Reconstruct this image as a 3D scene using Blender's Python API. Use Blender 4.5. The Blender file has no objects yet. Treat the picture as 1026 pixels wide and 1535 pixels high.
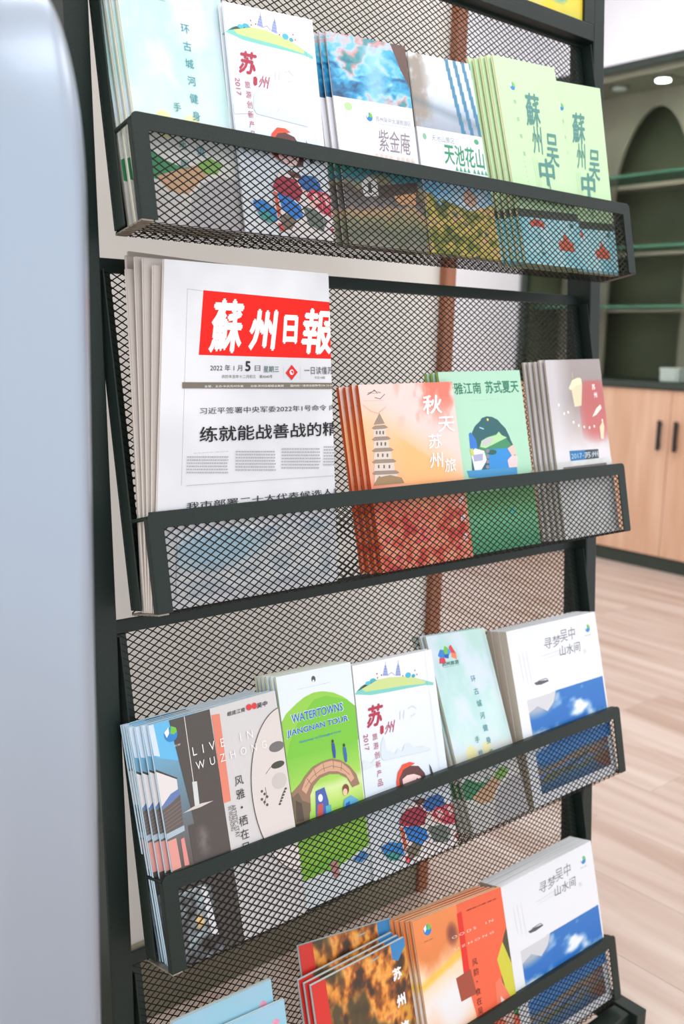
import bpy, math, random
import numpy as np
from mathutils import Vector, Matrix
R = math.radians
random.seed(7)
SC = bpy.context.scene
COL = SC.collection

# ------------------------------------------------------------------ camera
Z0 = 1.06                                    # height of the top basket's floor above the ground
FPX = 1471.5
CAM = np.array([-0.40678983, -0.77731265, -0.07965731 + Z0])
CR = np.array([0.76198601, -0.6470039, 0.02762727])
CU = np.array([0.0923177, 0.15075176, 0.98425167])
CF = np.array([0.64097953, 0.74743552, -0.17460065])
cd = bpy.data.cameras.new('camera'); cam = bpy.data.objects.new('camera', cd); COL.objects.link(cam)
cd.sensor_fit = 'VERTICAL'; cd.sensor_height = 36.0; cd.lens = FPX / 1535 * 36.0
cd.clip_start = 0.02
cam.matrix_world = Matrix(((CR[0], CU[0], -CF[0], CAM[0]), (CR[1], CU[1], -CF[1], CAM[1]), (CR[2], CU[2], -CF[2], CAM[2]), (0, 0, 0, 1)))
cd.dof.use_dof = True; cd.dof.focus_distance = 0.93; cd.dof.aperture_fstop = 7.0
SC.camera = cam

# ------------------------------------------------------------------ world, lights, exposure
wd = bpy.data.worlds.new('world'); SC.world = wd; wd.use_nodes = True
wd.node_tree.nodes['Background'].inputs[0].default_value = (0.93, 0.97, 1.0, 1)
wd.node_tree.nodes['Background'].inputs[1].default_value = 1.55
def area(name, loc, rot, sx, sy, power, col=(1, 1, 1)):
    l = bpy.data.lights.new(name, 'AREA'); l.shape = 'RECTANGLE'; l.size = sx; l.size_y = sy; l.energy = power; l.color = col
    o = bpy.data.objects.new(name, l); o.location = loc; o.rotation_euler = rot; COL.objects.link(o); return o
area('overhead_area_light', (-0.3, -1.5, 2.72), (R(8), 0, 0), 1.2, 0.6, 10, (0.97, 0.99, 1))
area('overhead_area_light', (1.3, -1.3, 2.72), (0, 0, 0), 1.2, 0.6, 7, (1, 0.98, 0.95))
area('overhead_area_light', (2.2, 1.2, 2.72), (0, 0, 0), 1.2, 0.6, 30, (1, 0.97, 0.93))
area('overhead_area_light', (2.2, -0.6, 2.72), (0, 0, 0), 1.2, 0.6, 16, (1, 0.97, 0.93))
area('overhead_area_light', (0.2, 0.0, 2.72), (R(-6), 0, 0), 1.2, 0.3, 11, (1, 0.99, 0.97))  # added light, no fixture: placed overhead to brighten the wall behind the rack
SC.view_settings.view_transform = 'Standard'; SC.view_settings.look = 'None'
SC.view_settings.gamma = 1.0; SC.view_settings.use_curve_mapping = False
SC.view_settings.exposure = 0.0
SC.cycles.max_bounces = 8

# ------------------------------------------------------------------ helpers
def lin(c):
    c = np.asarray(c, float) / 255.0
    return np.where(c <= 0.04045, c / 12.92, ((c + 0.055) / 1.055) ** 2.4)
def tag(o, label=None, cat=None, group=None, kind=None):
    if label: o['label'] = label
    if cat: o['category'] = cat
    if group: o['group'] = group
    if kind: o['kind'] = kind
    return o
def empty(name, mat=None, loc=(0, 0, 0)):
    o = bpy.data.objects.new(name, None); COL.objects.link(o); o.empty_display_size = .02
    if mat is not None: o.matrix_world = mat
    else: o.location = loc
    return o
def link(name, me, mat, parent=None):
    o = bpy.data.objects.new(name, me); COL.objects.link(o)
    if mat is not None and not me.materials: me.materials.append(mat)
    if parent is not None: o.parent = parent
    return o
class MB:
    def __init__(s): s.v = []; s.f = []
    def add(s, vs, fs):
        n = len(s.v); s.v += [tuple(map(float, v)) for v in vs]; s.f += [tuple(i + n for i in f) for f in fs]; return s
    def box(s, a, b):
        (x0, y0, z0), (x1, y1, z1) = a, b
        x0, x1 = sorted((x0, x1)); y0, y1 = sorted((y0, y1)); z0, z1 = sorted((z0, z1))
        return s.add([(x0, y0, z0), (x1, y0, z0), (x1, y1, z0), (x0, y1, z0), (x0, y0, z1), (x1, y0, z1), (x1, y1, z1), (x0, y1, z1)],
                     [(0, 3, 2, 1), (4, 5, 6, 7), (0, 1, 5, 4), (1, 2, 6, 5), (2, 3, 7, 6), (3, 0, 4, 7)])
    def obox(s, O, U, V, N, a, b):                       # a box in the axes U, V, N about O
        (x0, y0, z0), (x1, y1, z1) = a, b
        P = lambda x, y, z: O + U * x + V * y + N * z
        return s.add([P(x0, y0, z0), P(x1, y0, z0), P(x1, y1, z0), P(x0, y1, z0), P(x0, y0, z1), P(x1, y0, z1), P(x1, y1, z1), P(x0, y1, z1)],
                     [(0, 3, 2, 1), (4, 5, 6, 7), (0, 1, 5, 4), (1, 2, 6, 5), (2, 3, 7, 6), (3, 0, 4, 7)])
    def prism(s, pts, ext):                              # planar outline pushed along ext
        n = len(pts); pts = [np.array(q, float) for q in pts]; ext = np.array(ext, float)
        return s.add(pts + [q + ext for q in pts], [tuple(range(n - 1, -1, -1)), tuple(range(n, 2 * n))] + [(i, (i + 1) % n, n + (i + 1) % n, n + i) for i in range(n)])
    def tube(s, A, B, r, n=12):
        A = np.array(A, float); B = np.array(B, float); d = B - A; d /= np.linalg.norm(d)
        a = np.cross(d, [0, 0, 1.]) if abs(d[2]) < .9 else np.cross(d, [1., 0, 0]); a /= np.linalg.norm(a); b = np.cross(d, a)
        vs = []
        for P in (A, B):
            for i in range(n):
                t = 2 * math.pi * i / n; vs.append(P + (a * math.cos(t) + b * math.sin(t)) * r)
        return s.add(vs, [tuple(range(n - 1, -1, -1)), tuple(range(n, 2 * n))] + [(i, (i + 1) % n, n + (i + 1) % n, n + i) for i in range(n)])
    def mesh(s, name):
        me = bpy.data.meshes.new(name); me.from_pydata(s.v, [], s.f); me.update()
        import bmesh
        bm = bmesh.new(); bm.from_mesh(me); bmesh.ops.recalc_face_normals(bm, faces=bm.faces); bm.to_mesh(me); bm.free()
        return me
    def build(s, name, mat, parent=None, bevel=0, seg=2, smooth=False):
        o = link(name, s.mesh(name), mat, parent)
        if bevel:
            m = o.modifiers.new('bevel', 'BEVEL'); m.width = bevel; m.segments = seg; m.limit_method = 'ANGLE'; m.angle_limit = R(40)
        if smooth:
            for p in o.data.polygons: p.use_smooth = True
        return o

def nodes(name):
    m = bpy.data.materials.new(name); m.use_nodes = True; nt = m.node_tree
    return m, nt, nt.nodes['Principled BSDF']
def noisy(name, c1, c2, rough=.5, scale=30, metal=0, coat=0, bump=0, stretch=(1, 1, 1), spec=.5, detail=4):
    m, nt, b = nodes(name)
    tc = nt.nodes.new('ShaderNodeTexCoord'); mp = nt.nodes.new('ShaderNodeMapping'); mp.inputs['Scale'].default_value = stretch
    nz = nt.nodes.new('ShaderNodeTexNoise'); nz.inputs['Scale'].default_value = scale; nz.inputs['Detail'].default_value = detail
    rp = nt.nodes.new('ShaderNodeValToRGB'); rp.color_ramp.elements[0].position = .3; rp.color_ramp.elements[1].position = .7
    rp.color_ramp.elements[0].color = (*lin(c1), 1); rp.color_ramp.elements[1].color = (*lin(c2), 1)
    L = nt.links.new
    L(tc.outputs['Object'], mp.inputs[0]); L(mp.outputs[0], nz.inputs['Vector']); L(nz.outputs[0], rp.inputs[0]); L(rp.outputs[0], b.inputs['Base Color'])
    b.inputs['Roughness'].default_value = rough; b.inputs['Metallic'].default_value = metal; b.inputs['Coat Weight'].default_value = coat
    b.inputs['Specular IOR Level'].default_value = spec
    if bump:
        bp = nt.nodes.new('ShaderNodeBump'); bp.inputs['Strength'].default_value = bump; bp.inputs['Distance'].default_value = .001
        L(nz.outputs[0], bp.inputs['Height']); L(bp.outputs[0], b.inputs['Normal'])
    return m
M = {}
M['black_steel'] = noisy('black_powder_coated_steel', (18, 30, 26), (25, 39, 34), .42, 900, 0, .03, .25, spec=.3)
M['wire'] = noisy('black_coated_wire_mesh', (15, 15, 10), (24, 22, 15), .5, 300, spec=.2)
M['bright_steel'] = noisy('worn_bare_steel', (120, 112, 100), (160, 152, 140), .4, 200, .6)
M['wall'] = noisy('off_white_wall_paint', (234, 230, 224), (240, 236, 231), .7, 6, bump=.05)
M['skirt'] = noisy('olive_grey_skirting', (122, 116, 98), (132, 126, 106), .6, 9)
M['wall2'] = noisy('white_wall_paint', (236, 236, 244), (242, 242, 248), .7, 6)
M['ceiling'] = noisy('ceiling_paint', (228, 228, 228), (236, 236, 236), .8, 4)
M['brown'] = noisy('brown_wood_edge', (150, 92, 62), (172, 108, 76), .5, 12, stretch=(6, 6, .6))
M['kiosk'] = noisy('white_gloss_plastic', (158, 170, 186), (162, 173, 188), .36, 3, metal=.55, coat=.2)
M['cab_frame'] = noisy('dark_green_metal_frame', (40, 52, 44), (48, 60, 52), .4, 20)
M['cab_in'] = noisy('dark_olive_cabinet_lining', (92, 94, 68), (104, 106, 80), .6, 5)
M['cab_board'] = noisy('beige_arch_board', (158, 146, 130), (168, 156, 140), .6, 5)
M['cab_shelf'] = noisy('glass_shelf_edge', (70, 120, 96), (90, 140, 116), .2, 5)
M['door_wood'] = noisy('light_oak_door', (206, 160, 130), (224, 186, 158), .5, 7, stretch=(1, 3, .35), detail=6)
M['handle'] = noisy('black_handle', (24, 22, 20), (34, 30, 27), .4, 50)
M['rubber'] = noisy('black_rubber', (26, 27, 27), (36, 37, 36), .7, 80)
M['paper_white'] = noisy('white_card', (228, 228, 226), (240, 240, 238), .6, 40)

def floor_mat(name, s, c1, c2):
    m, nt, b = nodes(name); L = nt.links.new
    tc = nt.nodes.new('ShaderNodeTexCoord'); mp = nt.nodes.new('ShaderNodeMapping'); mp.inputs['Scale'].default_value = (9, .8, 1); mp.inputs['Location'].default_value = (s * 3.1, s * 1.7, 0)
    oi = nt.nodes.new('ShaderNodeObjectInfo'); ad = nt.nodes.new('ShaderNodeVectorMath'); ad.operation = 'ADD'
    mu = nt.nodes.new('ShaderNodeMath'); mu.operation = 'MULTIPLY'; mu.inputs[1].default_value = 37.
    L(oi.outputs['Random'], mu.inputs[0]); L(tc.outputs['Object'], ad.inputs[0]); L(mu.outputs[0], ad.inputs[1]); L(ad.outputs[0], mp.inputs[0])
    nz = nt.nodes.new('ShaderNodeTexNoise'); nz.inputs['Scale'].default_value = 1.4; nz.inputs['Detail'].default_value = 6; nz.inputs['Distortion'].default_value = .6
    rp = nt.nodes.new('ShaderNodeValToRGB'); rp.color_ramp.elements[0].position = .32; rp.color_ramp.elements[1].position = .66
    rp.color_ramp.elements[0].color = (*lin(c1), 1); rp.color_ramp.elements[1].color = (*lin(c2), 1)
    L(mp.outputs[0], nz.inputs['Vector']); L(nz.outputs[0], rp.inputs[0]); L(rp.outputs[0], b.inputs['Base Color'])
    b.inputs['Roughness'].default_value = .42
    return m
M['plank'] = floor_mat('light_oak_plank', 1, (178, 152, 138), (206, 190, 180))
M['plank2'] = floor_mat('pale_oak_plank', 2, (208, 176, 156), (238, 220, 208))

m, nt, b = nodes('cabinet_glass')
b.inputs['Base Color'].default_value = (.86, .93, .89, 1); b.inputs['Roughness'].default_value = .03; b.inputs['Transmission Weight'].default_value = 1; b.inputs['IOR'].default_value = 1.1
M['glass'] = m
m, nt, b = nodes('lit_downlight')
b.inputs['Emission Color'].default_value = (.9, 1, 1, 1); b.inputs['Emission Strength'].default_value = 9
M['lit'] = m
def print_mat(name, rough, coat, spec=.5):
    m, nt, b = nodes(name); at = nt.nodes.new('ShaderNodeAttribute'); at.attribute_name = 'Col'
    nz = nt.nodes.new('ShaderNodeTexNoise'); nz.inputs['Scale'].default_value = 60
    bp = nt.nodes.new('ShaderNodeBump'); bp.inputs['Strength'].default_value = .04; bp.inputs['Distance'].default_value = .002
    nt.links.new(nz.outputs[0], bp.inputs['Height']); nt.links.new(bp.outputs[0], b.inputs['Normal'])
    nt.links.new(at.outputs['Color'], b.inputs['Base Color']); b.inputs['Roughness'].default_value = rough
    b.inputs['Coat Weight'].default_value = coat; b.inputs['Coat Roughness'].default_value = .15; b.inputs['Specular IOR Level'].default_value = spec
    return m
M['print'] = print_mat('glossy_print', .42, .12)
M['news'] = print_mat('newsprint', .85, 0, .2)
def edge_mat(name, c1, c2, freq=900):                    # page edges: fine lines across the stack of leaves
    m, nt, b = nodes(name); L = nt.links.new
    tc = nt.nodes.new('ShaderNodeTexCoord'); mp = nt.nodes.new('ShaderNodeMapping'); mp.inputs['Scale'].default_value = (6, 3, freq)
    nz = nt.nodes.new('ShaderNodeTexNoise'); nz.inputs['Scale'].default_value = 1; nz.inputs['Detail'].default_value = 3
    rp = nt.nodes.new('ShaderNodeValToRGB'); rp.color_ramp.elements[0].position = .35; rp.color_ramp.elements[1].position = .62
    rp.color_ramp.elements[0].color = (*lin(c1), 1); rp.color_ramp.elements[1].color = (*lin(c2), 1)
    L(tc.outputs['Object'], mp.inputs[0]); L(mp.outputs[0], nz.inputs['Vector']); L(nz.outputs[0], rp.inputs[0]); L(rp.outputs[0], b.inputs['Base Color'])
    b.inputs['Roughness'].default_value = .7
    return m
EM = {}
def edges(c1, c2):
    k = (c1, c2)
    if k not in EM: EM[k] = edge_mat('page_edges', c1, c2)
    return EM[k]

# ------------------------------------------------------------------ the room
def struct(name, mb, mat, parent=None, **k):
    o = mb.build(name, mat, parent, **k)
    if parent is None: o['kind'] = 'structure'
    return o
XW = 3.45; YF = 2.42
fl = struct('floor', MB().box((-2.2, -2.6, -.06), (XW, YF, -.009)), M['plank2'])
random.seed(3)
pm = {}
yy0 = -1.6
x = -1.0; i = 0
while x < XW - .01:
    w = .19
    y = yy0 - random.random() * 1.0
    while y < YF:
        y1 = min(y + 1.2, YF)
        if y1 - max(y, yy0) > .02:
            ya = max(y, yy0); Ln = round(y1 - ya, 3); x1 = min(x + w, XW)
            key = (Ln, round(x1 - x, 3))
            if key not in pm:
                mb = MB(); W2 = x1 - x; c = .0003
                mb.add([(c, c, -.009), (W2 - c, c, -.009), (W2 - c, Ln - c, -.009), (c, Ln - c, -.009), (c, c, -.0008), (W2 - c, c, -.0008), (W2 - c, Ln - c, -.0008), (c, Ln - c, -.0008),
                        (2 * c, 2 * c, 0), (W2 - 2 * c, 2 * c, 0), (W2 - 2 * c, Ln - 2 * c, 0), (2 * c, Ln - 2 * c, 0)],
                       [(0, 3, 2, 1), (0, 1, 5, 4), (1, 2, 6, 5), (2, 3, 7, 6), (3, 0, 4, 7), (4, 5, 9, 8), (5, 6, 10, 9), (6, 7, 11, 10), (7, 4, 8, 11), (8, 9, 10, 11)])
                pm[key] = mb.mesh('plank')
            me = pm[key]
            o = bpy.data.objects.new('plank', me); COL.objects.link(o)
            if not me.materials: me.materials.append(M['plank'])
            o.location = (x, ya, 0); o.parent = fl
        y = y1
    x += w; i += 1
struct('ceiling', MB().box((-2.2, -2.6, 2.8), (XW + .1, YF + .1, 2.9)), M['ceiling'])
struct('wall_back', MB().box((-2.2, .365, 0), (.768, .455, 2.8)), M['wall'])
struct('baseboard_back', MB().box((-2.2, .357, 0), (.7675, .3648, .125)), M['skirt'], bevel=.002)
struct('trim_1', MB().box((.768, .352, 0), (.793, .462, 2.8)), M['brown'], bevel=.002)
struct('wall_far', MB().box((.3, YF, 0), (XW + .1, YF + .1, 2.8)), M['wall2'])
struct('wall_right', MB().box((XW + .48, -2.6, 0), (XW + .56, YF, 2.8)), M['wall2'])
struct('wall_upper', MB().box((XW - .01, -2.6, 2.19), (XW + .48, YF, 2.8)), M['wall2'])

# display cabinet built into the right-hand wall
def cabinet():
    t = tag(empty('display_cabinet', loc=(XW, 1.5, 0)), 'tall dark framed display cabinet with arched niche and pale oak doors', 'cabinet')
    def L(a, b): return ((a[0] - XW, a[1] - 1.5, a[2]), (b[0] - XW, b[1] - 1.5, b[2]))
    X0, X1, Y0, Y1 = XW - .02, XW + .44, .62, 2.40
    def part(name, boxes, mat, parent=t, **k):
        mb = MB()
        for a, b_ in boxes: mb.box(*L(a, b_))
        return mb.build(name, mat, parent, **k)
    part('carcass', [((X1 - .02, Y0, 0), (X1, Y1, 2.18)), ((X0 + .03, Y1 - .02, .06), (X1 - .02, Y1, 2.15)), ((X0 + .03, Y0, .06), (X1 - .02, Y0 + .02, 2.15)),
                     ((X0 + .03, Y0 + .02, .76), (X1 - .02, Y1 - .02, .80))], M['cab_in'])
    part('plinth', [((X0 + .01, Y0, 0), (X1 - .03, Y1, .06))], M['cab_frame'])
    part('countertop', [((X0 - .012, Y0, .80), (X1 - .02, Y1 - .02, .83))], M['cab_frame'], bevel=.002)
    part('top_panel', [((X0 + .03, Y0 + .02, 2.13), (X1 - .02, Y1 - .02, 2.155))], M['cab_board'])
    fr = part('frame', [((X0, Y0, 2.155), (X1, Y1, 2.18)), ((X0, Y1 - .03, .83), (X0 + .03, Y1, 2.155)), ((X0, Y0, .83), (X0 + .03, Y0 + .03, 2.155))], M['cab_frame'])
    for a, b_ in ((Y0 + .03, 1.535), (1.535, Y1 - .03)):
        g = part('glass_pane', [((X0 + .012, a + .001, .831), (X0 + .018, b_ - .001, 2.154))], M['glass'])
    # arched board: outline with a pointed arch cut out of it, one per bay
    for (yc, a, b_) in ((1.905, 1.62, 2.379), (1.28, .65, 1.62)):
        xb = XW + .27; hw = .20; zs = 1.70; za = 2.06; zb = .83
        arc = []
        for i in range(13):
            s = i / 12; arc.append((yc - hw + hw * (1 - math.cos(s * math.pi / 2)) ** .82, zs + (za - zs) * math.sin(s * math.pi / 2)))
        arcr = [(2 * yc - y_, z_) for y_, z_ in reversed(arc)][1:]
        inner = [(yc - hw, zb)] + arc + arcr + [(yc + hw, zb)]
        pts = [(a, zb), (a, 2.13), (b_, 2.13), (b_, zb)]
        out = [(a, zb)] + inner + [(b_, zb), (b_, 2.13), (a, 2.13)]
        MB().prism([(xb - XW, y_ - 1.5, z_) for y_, z_ in out], (.018, 0, 0)).build('arch_board', M['cab_board'], t)
    for z in (1.15, 1.41, 1.72):
        part('glass_shelf', [((XW + .05, Y0 + .03, z), (XW + .25, Y1 - .03, z + .012))], M['cab_shelf'])
        part('back_shelf', [((XW + .30, Y0 + .03, z - .01), (X1 - .025, Y1 - .03, z + .012))], M['cab_board'])
    for y_ in (2.0, 1.78, 1.3):
        mb = MB(); mb.tube((XW + .10 - XW, y_ - 1.5, 2.118), (XW + .10 - XW, y_ - 1.5, 2.1295), .042, 20)
        d = mb.build('downlight', M['bright_steel'], t)
        mb = MB(); mb.tube((.10, y_ - 1.5, 2.112), (.10, y_ - 1.5, 2.1175), .032, 20)
        mb.build('lamp', M['lit'] if y_ < 1.9 else M['paper_white'], d)
        if y_ < 1.9:
            l = bpy.data.lights.new('downlight_lamp', 'SPOT'); l.energy = 5; l.spot_size = R(110); l.spot_blend = .6; l.shadow_soft_size = .03; l.color = (1, .95, .88)
            lo = bpy.data.objects.new('downlight_lamp', l); COL.objects.link(lo); lo.location = (XW + .10, y_, 2.10)
    ds = [Y0, 1.0925, 1.535, 1.9775, Y1]
    for k in range(4):
        d = part('door', [((X0, ds[k] + .0015, .065), (X0 + .02, ds[k + 1] - .0015, .795))], M['door_wood'])
        hy = ds[k + 1] - .04 if k % 2 else ds[k] + .04
        MB().box((X0 - XW - .022, hy - 1.5 - .009, .535), (X0 - XW - .012, hy - 1.5 + .009, .665)).box((X0 - XW - .012, hy - 1.505, .55), (X0 - XW, hy - 1.495, .56)).box((X0 - XW - .012, hy - 1.505, .64), (X0 - XW, hy - 1.495, .65)).build('handle', M['handle'], d, bevel=.002)
    return t
cabinet()
o = MB().box((-.03, -.045, 0), (.03, .045, .05)).box((-.032, -.047, .045), (.032, .047, .06)).build('paper_box', M['paper_white'], bevel=.003)
o.location = (XW + .06, 1.59, .831)
tag(o, 'small white paper box on the counter inside the glass cabinet', 'box')

# slim white stand with a rounded top, close to the lens on the left
def stand():
    base = CAM + .5 * (CF + CR * ((50 - 513) / FPX) - CU * ((-25 - 767.5) / FPX))
    zt = base[2]; view = np.array([CF[0], CF[1]]) + np.array([CR[0], CR[1]]) * ((50 - 513) / FPX)
    view /= np.linalg.norm(view); side = np.array([view[1], -view[0]])
    a, bdep, h = .0275, .05, .112; n = 48
    zc = zt - h
    levels = [(0, .0), (0, 1.0)] + [(z, 1.0) for z in np.linspace(.02, zc, 6)] + [(zc + h * math.sin(s), math.cos(s)) for s in np.linspace(0.08, math.pi / 2, 22)]
    V = []; F = []
    for z, s in levels:
        s = max(s, .002)
        for i in range(n):
            t = 2 * math.pi * i / n
            c, d = math.cos(t), math.sin(t)
            e = .4
            xx = math.copysign(abs(c) ** e, c) * (a if c > 0 else .037) * s - .0042; yy = math.copysign(abs(d) ** e, d) * bdep * s
            V.append((side[0] * xx + view[0] * yy, side[1] * xx + view[1] * yy, z))
    for k in range(len(levels) - 1):
        for i in range(n):
            F.append((k * n + i, k * n + (i + 1) % n, (k + 1) * n + (i + 1) % n, (k + 1) * n + i))
    t = tag(empty('display_stand', loc=(base[0], base[1], 0)), 'blurred slim white rounded-top stand close in front at the left', 'stand')
    mb = MB(); mb.add(V, F); mb.build('body', M['kiosk'], t, smooth=True)
    mb = MB(); mb.v = []; 
    pts = [(side[0] * math.cos(q) * .05 + view[0] * math.sin(q) * .1, side[1] * math.cos(q) * .05 + view[1] * math.sin(q) * .1, 0.0) for q in np.linspace(0, 2 * math.pi, 40, endpoint=False)]
    mb.prism(pts, (0, 0, .012)).build('base_plate', M['bright_steel'], t, bevel=.002)
stand()

# ------------------------------------------------------------------ the magazine rack
EX = np.array([1., 0, 0])
UP = np.array([0, 0.20736124, 0.97826444])             # up along a basket's back panel
NN = np.array([0, -0.97826444, 0.20736124])            # out of the panel, towards the viewer
TILT = 0.06772; PITCH = 0.32731
LEAN = np.array([0, math.sin(TILT), math.cos(TILT)])   # the posts lean back
RW = 0.70; PH = 0.3176; DL = 0.0448; LH = 0.0875
def borg(k): return np.array([0, 0, Z0]) - LEAN * PITCH * k
rack = tag(empty('magazine_rack', loc=(.35, 0, 0)), 'tall black steel magazine rack with four tilted wire mesh baskets', 'rack')
RO = np.array([.35, 0, 0])

def mesh_panel(mb, O, U, V, N, w, h, px=.0107, py=.0068, s=.00105, t=.00045, phase=0.):
    # expanded metal: two families of crossing strands, clipped to w x h
    slope = py / px
    for fam in (1, -1):
        c0 = (-w * slope if fam == 1 else 0) - py
        c1 = (h if fam == 1 else h + w * slope) + py
        k = math.floor(c0 / py)
        while k * py <= c1:
            c = k * py + phase * py
            # line v = c + fam*slope*u
            us = []
            u0, u1 = 0., w
            a, b_ = (0 - c) / (fam * slope), (h - c) / (fam * slope)
            lo, hi = min(a, b_), max(a, b_)
            u0 = max(u0, lo); u1 = min(u1, hi)
            if u1 - u0 > 1e-4:
                A = np.array([u0, c + fam * slope * u0]); B = np.array([u1, c + fam * slope * u1])
                d = (B - A) / np.linalg.norm(B - A); q = np.array([-d[1], d[0]]) * s / 2
                zt = t * (.0 if fam == 1 else .25)
                cs = [A - q, B - q, B + q, A + q]
                vs = [O + U * p_[0] + V * p_[1] + N * (zt) for p_ in cs] + [O + U * p_[0] + V * p_[1] + N * (zt + t) for p_ in cs]
                mb.add(vs, [(0, 3, 2, 1), (4, 5, 6, 7), (0, 1, 5, 4), (1, 2, 6, 5), (2, 3, 7, 6), (3, 0, 4, 7)])
            k += 1
    return mb

def local(mb):                                          # world coordinates to the rack's own
    mb.v = [(v[0] - .35, v[1], v[2]) for v in mb.v]; return mb
def build_basket(k):
    O = borg(k)
    f = MB()
    bw = .015
    # back panel frame: top bar and two side bars turned forward as an L
    f.obox(O, EX, UP, NN, (0, PH - .013, -.0025), (RW, PH, .0015))
    for x0, x1, xl in ((0, bw, 0), (RW - bw, RW, RW - .0016)):
        f.obox(O, EX, UP, NN, (x0, .004, -.0025), (x1, PH - .0131, .0005))
        f.obox(O, EX, UP, NN, (xl, .004, .0006), (xl + .0016, PH - .014, .016))
    fr = local(f).build('basket_frame', M['black_steel'], rack, bevel=.0008)
    # lip frame
    l = MB(); c = .006
    th = .0016
    def P(x, y, z): return O + EX * x + UP * y + NN * (DL + z)
    # top bar with rounded outer corners and the two side bars, one flat U-shaped plate
    def arc(cx, cy, a0, a1): return [(cx + c * math.cos(a), cy + c * math.sin(a)) for a in np.linspace(a0, a1, 5)]
    LT = .0015 + LH
    out = [(0, .0015)] + arc(c, LT - c, math.pi, math.pi / 2) + arc(RW - c, LT - c, math.pi / 2, 0) + [(RW, .0015), (RW - bw, .0015), (RW - bw, LT - .0145), (bw, LT - .0145), (bw, .0015)]
    l.prism([P(x, y, 0) for x, y in out], NN * th)
    # upper edge folded back
    l.obox(O, EX, UP, NN, (c, LT - .0016, DL - .0075), (RW - c, LT, DL - .0001))
    for xl in (0, RW - .0016):
        l.obox(O, EX, UP, NN, (xl, .0015, DL - .006), (xl + .0016, LT - c, DL - .0001))
    local(l).build('lip_frame', M['black_steel'], fr, bevel=.0004)
    # bottom side straps
    for xl in (0, RW - .011):
        s = MB(); s.obox(O, EX, UP, NN, (xl, 0, -.001), (xl + .011, .0018, DL + .001))
        local(s).build('side_strap', M['bright_steel'] if xl == 0 else M['black_steel'], fr, bevel=.0004)
    # slanted stay rods
    for xl in (.002, RW - .002):
        s = MB(); A = O + EX * xl + UP * .0825 + NN * .012; B = O + EX * xl + UP * (LT - .005) + NN * (DL - .001)
        s.tube(A, B, .0019, 10); local(s).build('stay_rod', M['black_steel'], fr, smooth=False)
    # expanded metal
    m1 = mesh_panel(MB(), O + UP * .0, EX, UP, NN, RW, PH - .012, phase=.3)
    tag(local(m1).build('back_mesh', M['wire'], fr), kind='stuff')
    m2 = mesh_panel(MB(), O + NN * (DL - .0013) + EX * .012 + UP * .001, EX, UP, NN, RW - .024, LT - .012, phase=.1)
    tag(local(m2).build('front_mesh', M['wire'], fr), kind='stuff')
    m3 = mesh_panel(MB(), O, EX, NN, UP, RW, DL, phase=.6)
    tag(local(m3).build('floor_mesh', M['wire'], fr), kind='stuff')
for k in range(4): build_basket(k)

G, UW, YP, UD = .0026, .0226, .0249, .038
def post(x0):
    b0 = np.array([0, YP, Z0]); mb = MB()
    ztop = .62; zbot = -(Z0 - .078) / math.cos(TILT)
    F = LEAN; D = np.array([0, math.cos(TILT), -math.sin(TILT)])
    mb.obox(b0, EX, F, D, (x0, zbot, 0), (x0 + UW, ztop, UD))
    return local(mb).build('post', M['black_steel'], rack, bevel=.0015)
for x0 in (-G - UW, RW + G):
    p_ = post(x0)
    for s in (.45, .125, -.2, -.525, -.86):               # button-head screws on the outer face
        c = np.array([0, YP, Z0]) + LEAN * s + np.array([0, .019, 0])
        xo = x0 if x0 < 0 else x0 + UW
        sg = -1 if x0 < 0 else 1
        q = MB().tube((xo - .35, c[1], c[2]), (xo - .35 + sg * .0022, c[1], c[2]), .0048, 14).tube((xo - .35 + sg * .002, c[1], c[2]), (xo - .35 + sg * .0032, c[1], c[2]), .003, 14)
        q.build('screw', M['bright_steel'], p_)
# feet, cross bars and casters
for x0 in (-G - UW, RW + G):
    ft = MB().box((x0, -.137, 1.06 - .985 - .038), (x0 + UW, .17, 1.06 - .985)); local(ft)
    fo = ft.build('foot', M['black_steel'], rack, bevel=.0015)
    for yc in (-.105, .14):
        xc = x0 + UW / 2 - .35
        MB().box((xc - .013, yc - .012, .030), (xc + .013, yc + .012, .0368)).box((xc - .013, yc - .006, .012), (xc - .0105, yc + .006, .031)).box((xc + .0105, yc - .006, .012), (xc + .013, yc + .006, .031)).build('caster_fork', M['bright_steel'], fo)
        MB().tube((xc - .0095, yc, .0155), (xc + .0095, yc, .0155), .0155, 24).build('caster_wheel', M['rubber'], fo)
MB().box((-.3525 , -.125, .040), (.3525, -.100, .072)).build('cross_bar', M['black_steel'], rack, bevel=.0015)
MB().tube((-.3525, -.065, .055), (.3525, -.065, .055), .011, 18).build('cross_tube', M['black_steel'], rack)
# header: framed picture between the posts
hb = np.array([.35, YP, Z0])
def hbox(a, b_): return local(MB().obox(np.array([0, YP, Z0]), EX, LEAN, np.array([0, math.cos(TILT), -math.sin(TILT)]), a, b_))
hd = hbox((-G, .304, 0), (RW + G, .3245, .02)).build('header_frame', M['black_steel'], rack, bevel=.001)
hbox((.6825, .3246, 0), (RW + G, .60, .02)).build('frame_stile', M['black_steel'], hd)
hbox((-G, .3246, 0), (.0175, .60, .02)).build('frame_stile', M['black_steel'], hd)
hbox((-G, .6001, 0), (RW + G, .62, .02)).build('frame_rail', M['black_steel'], hd)
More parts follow.
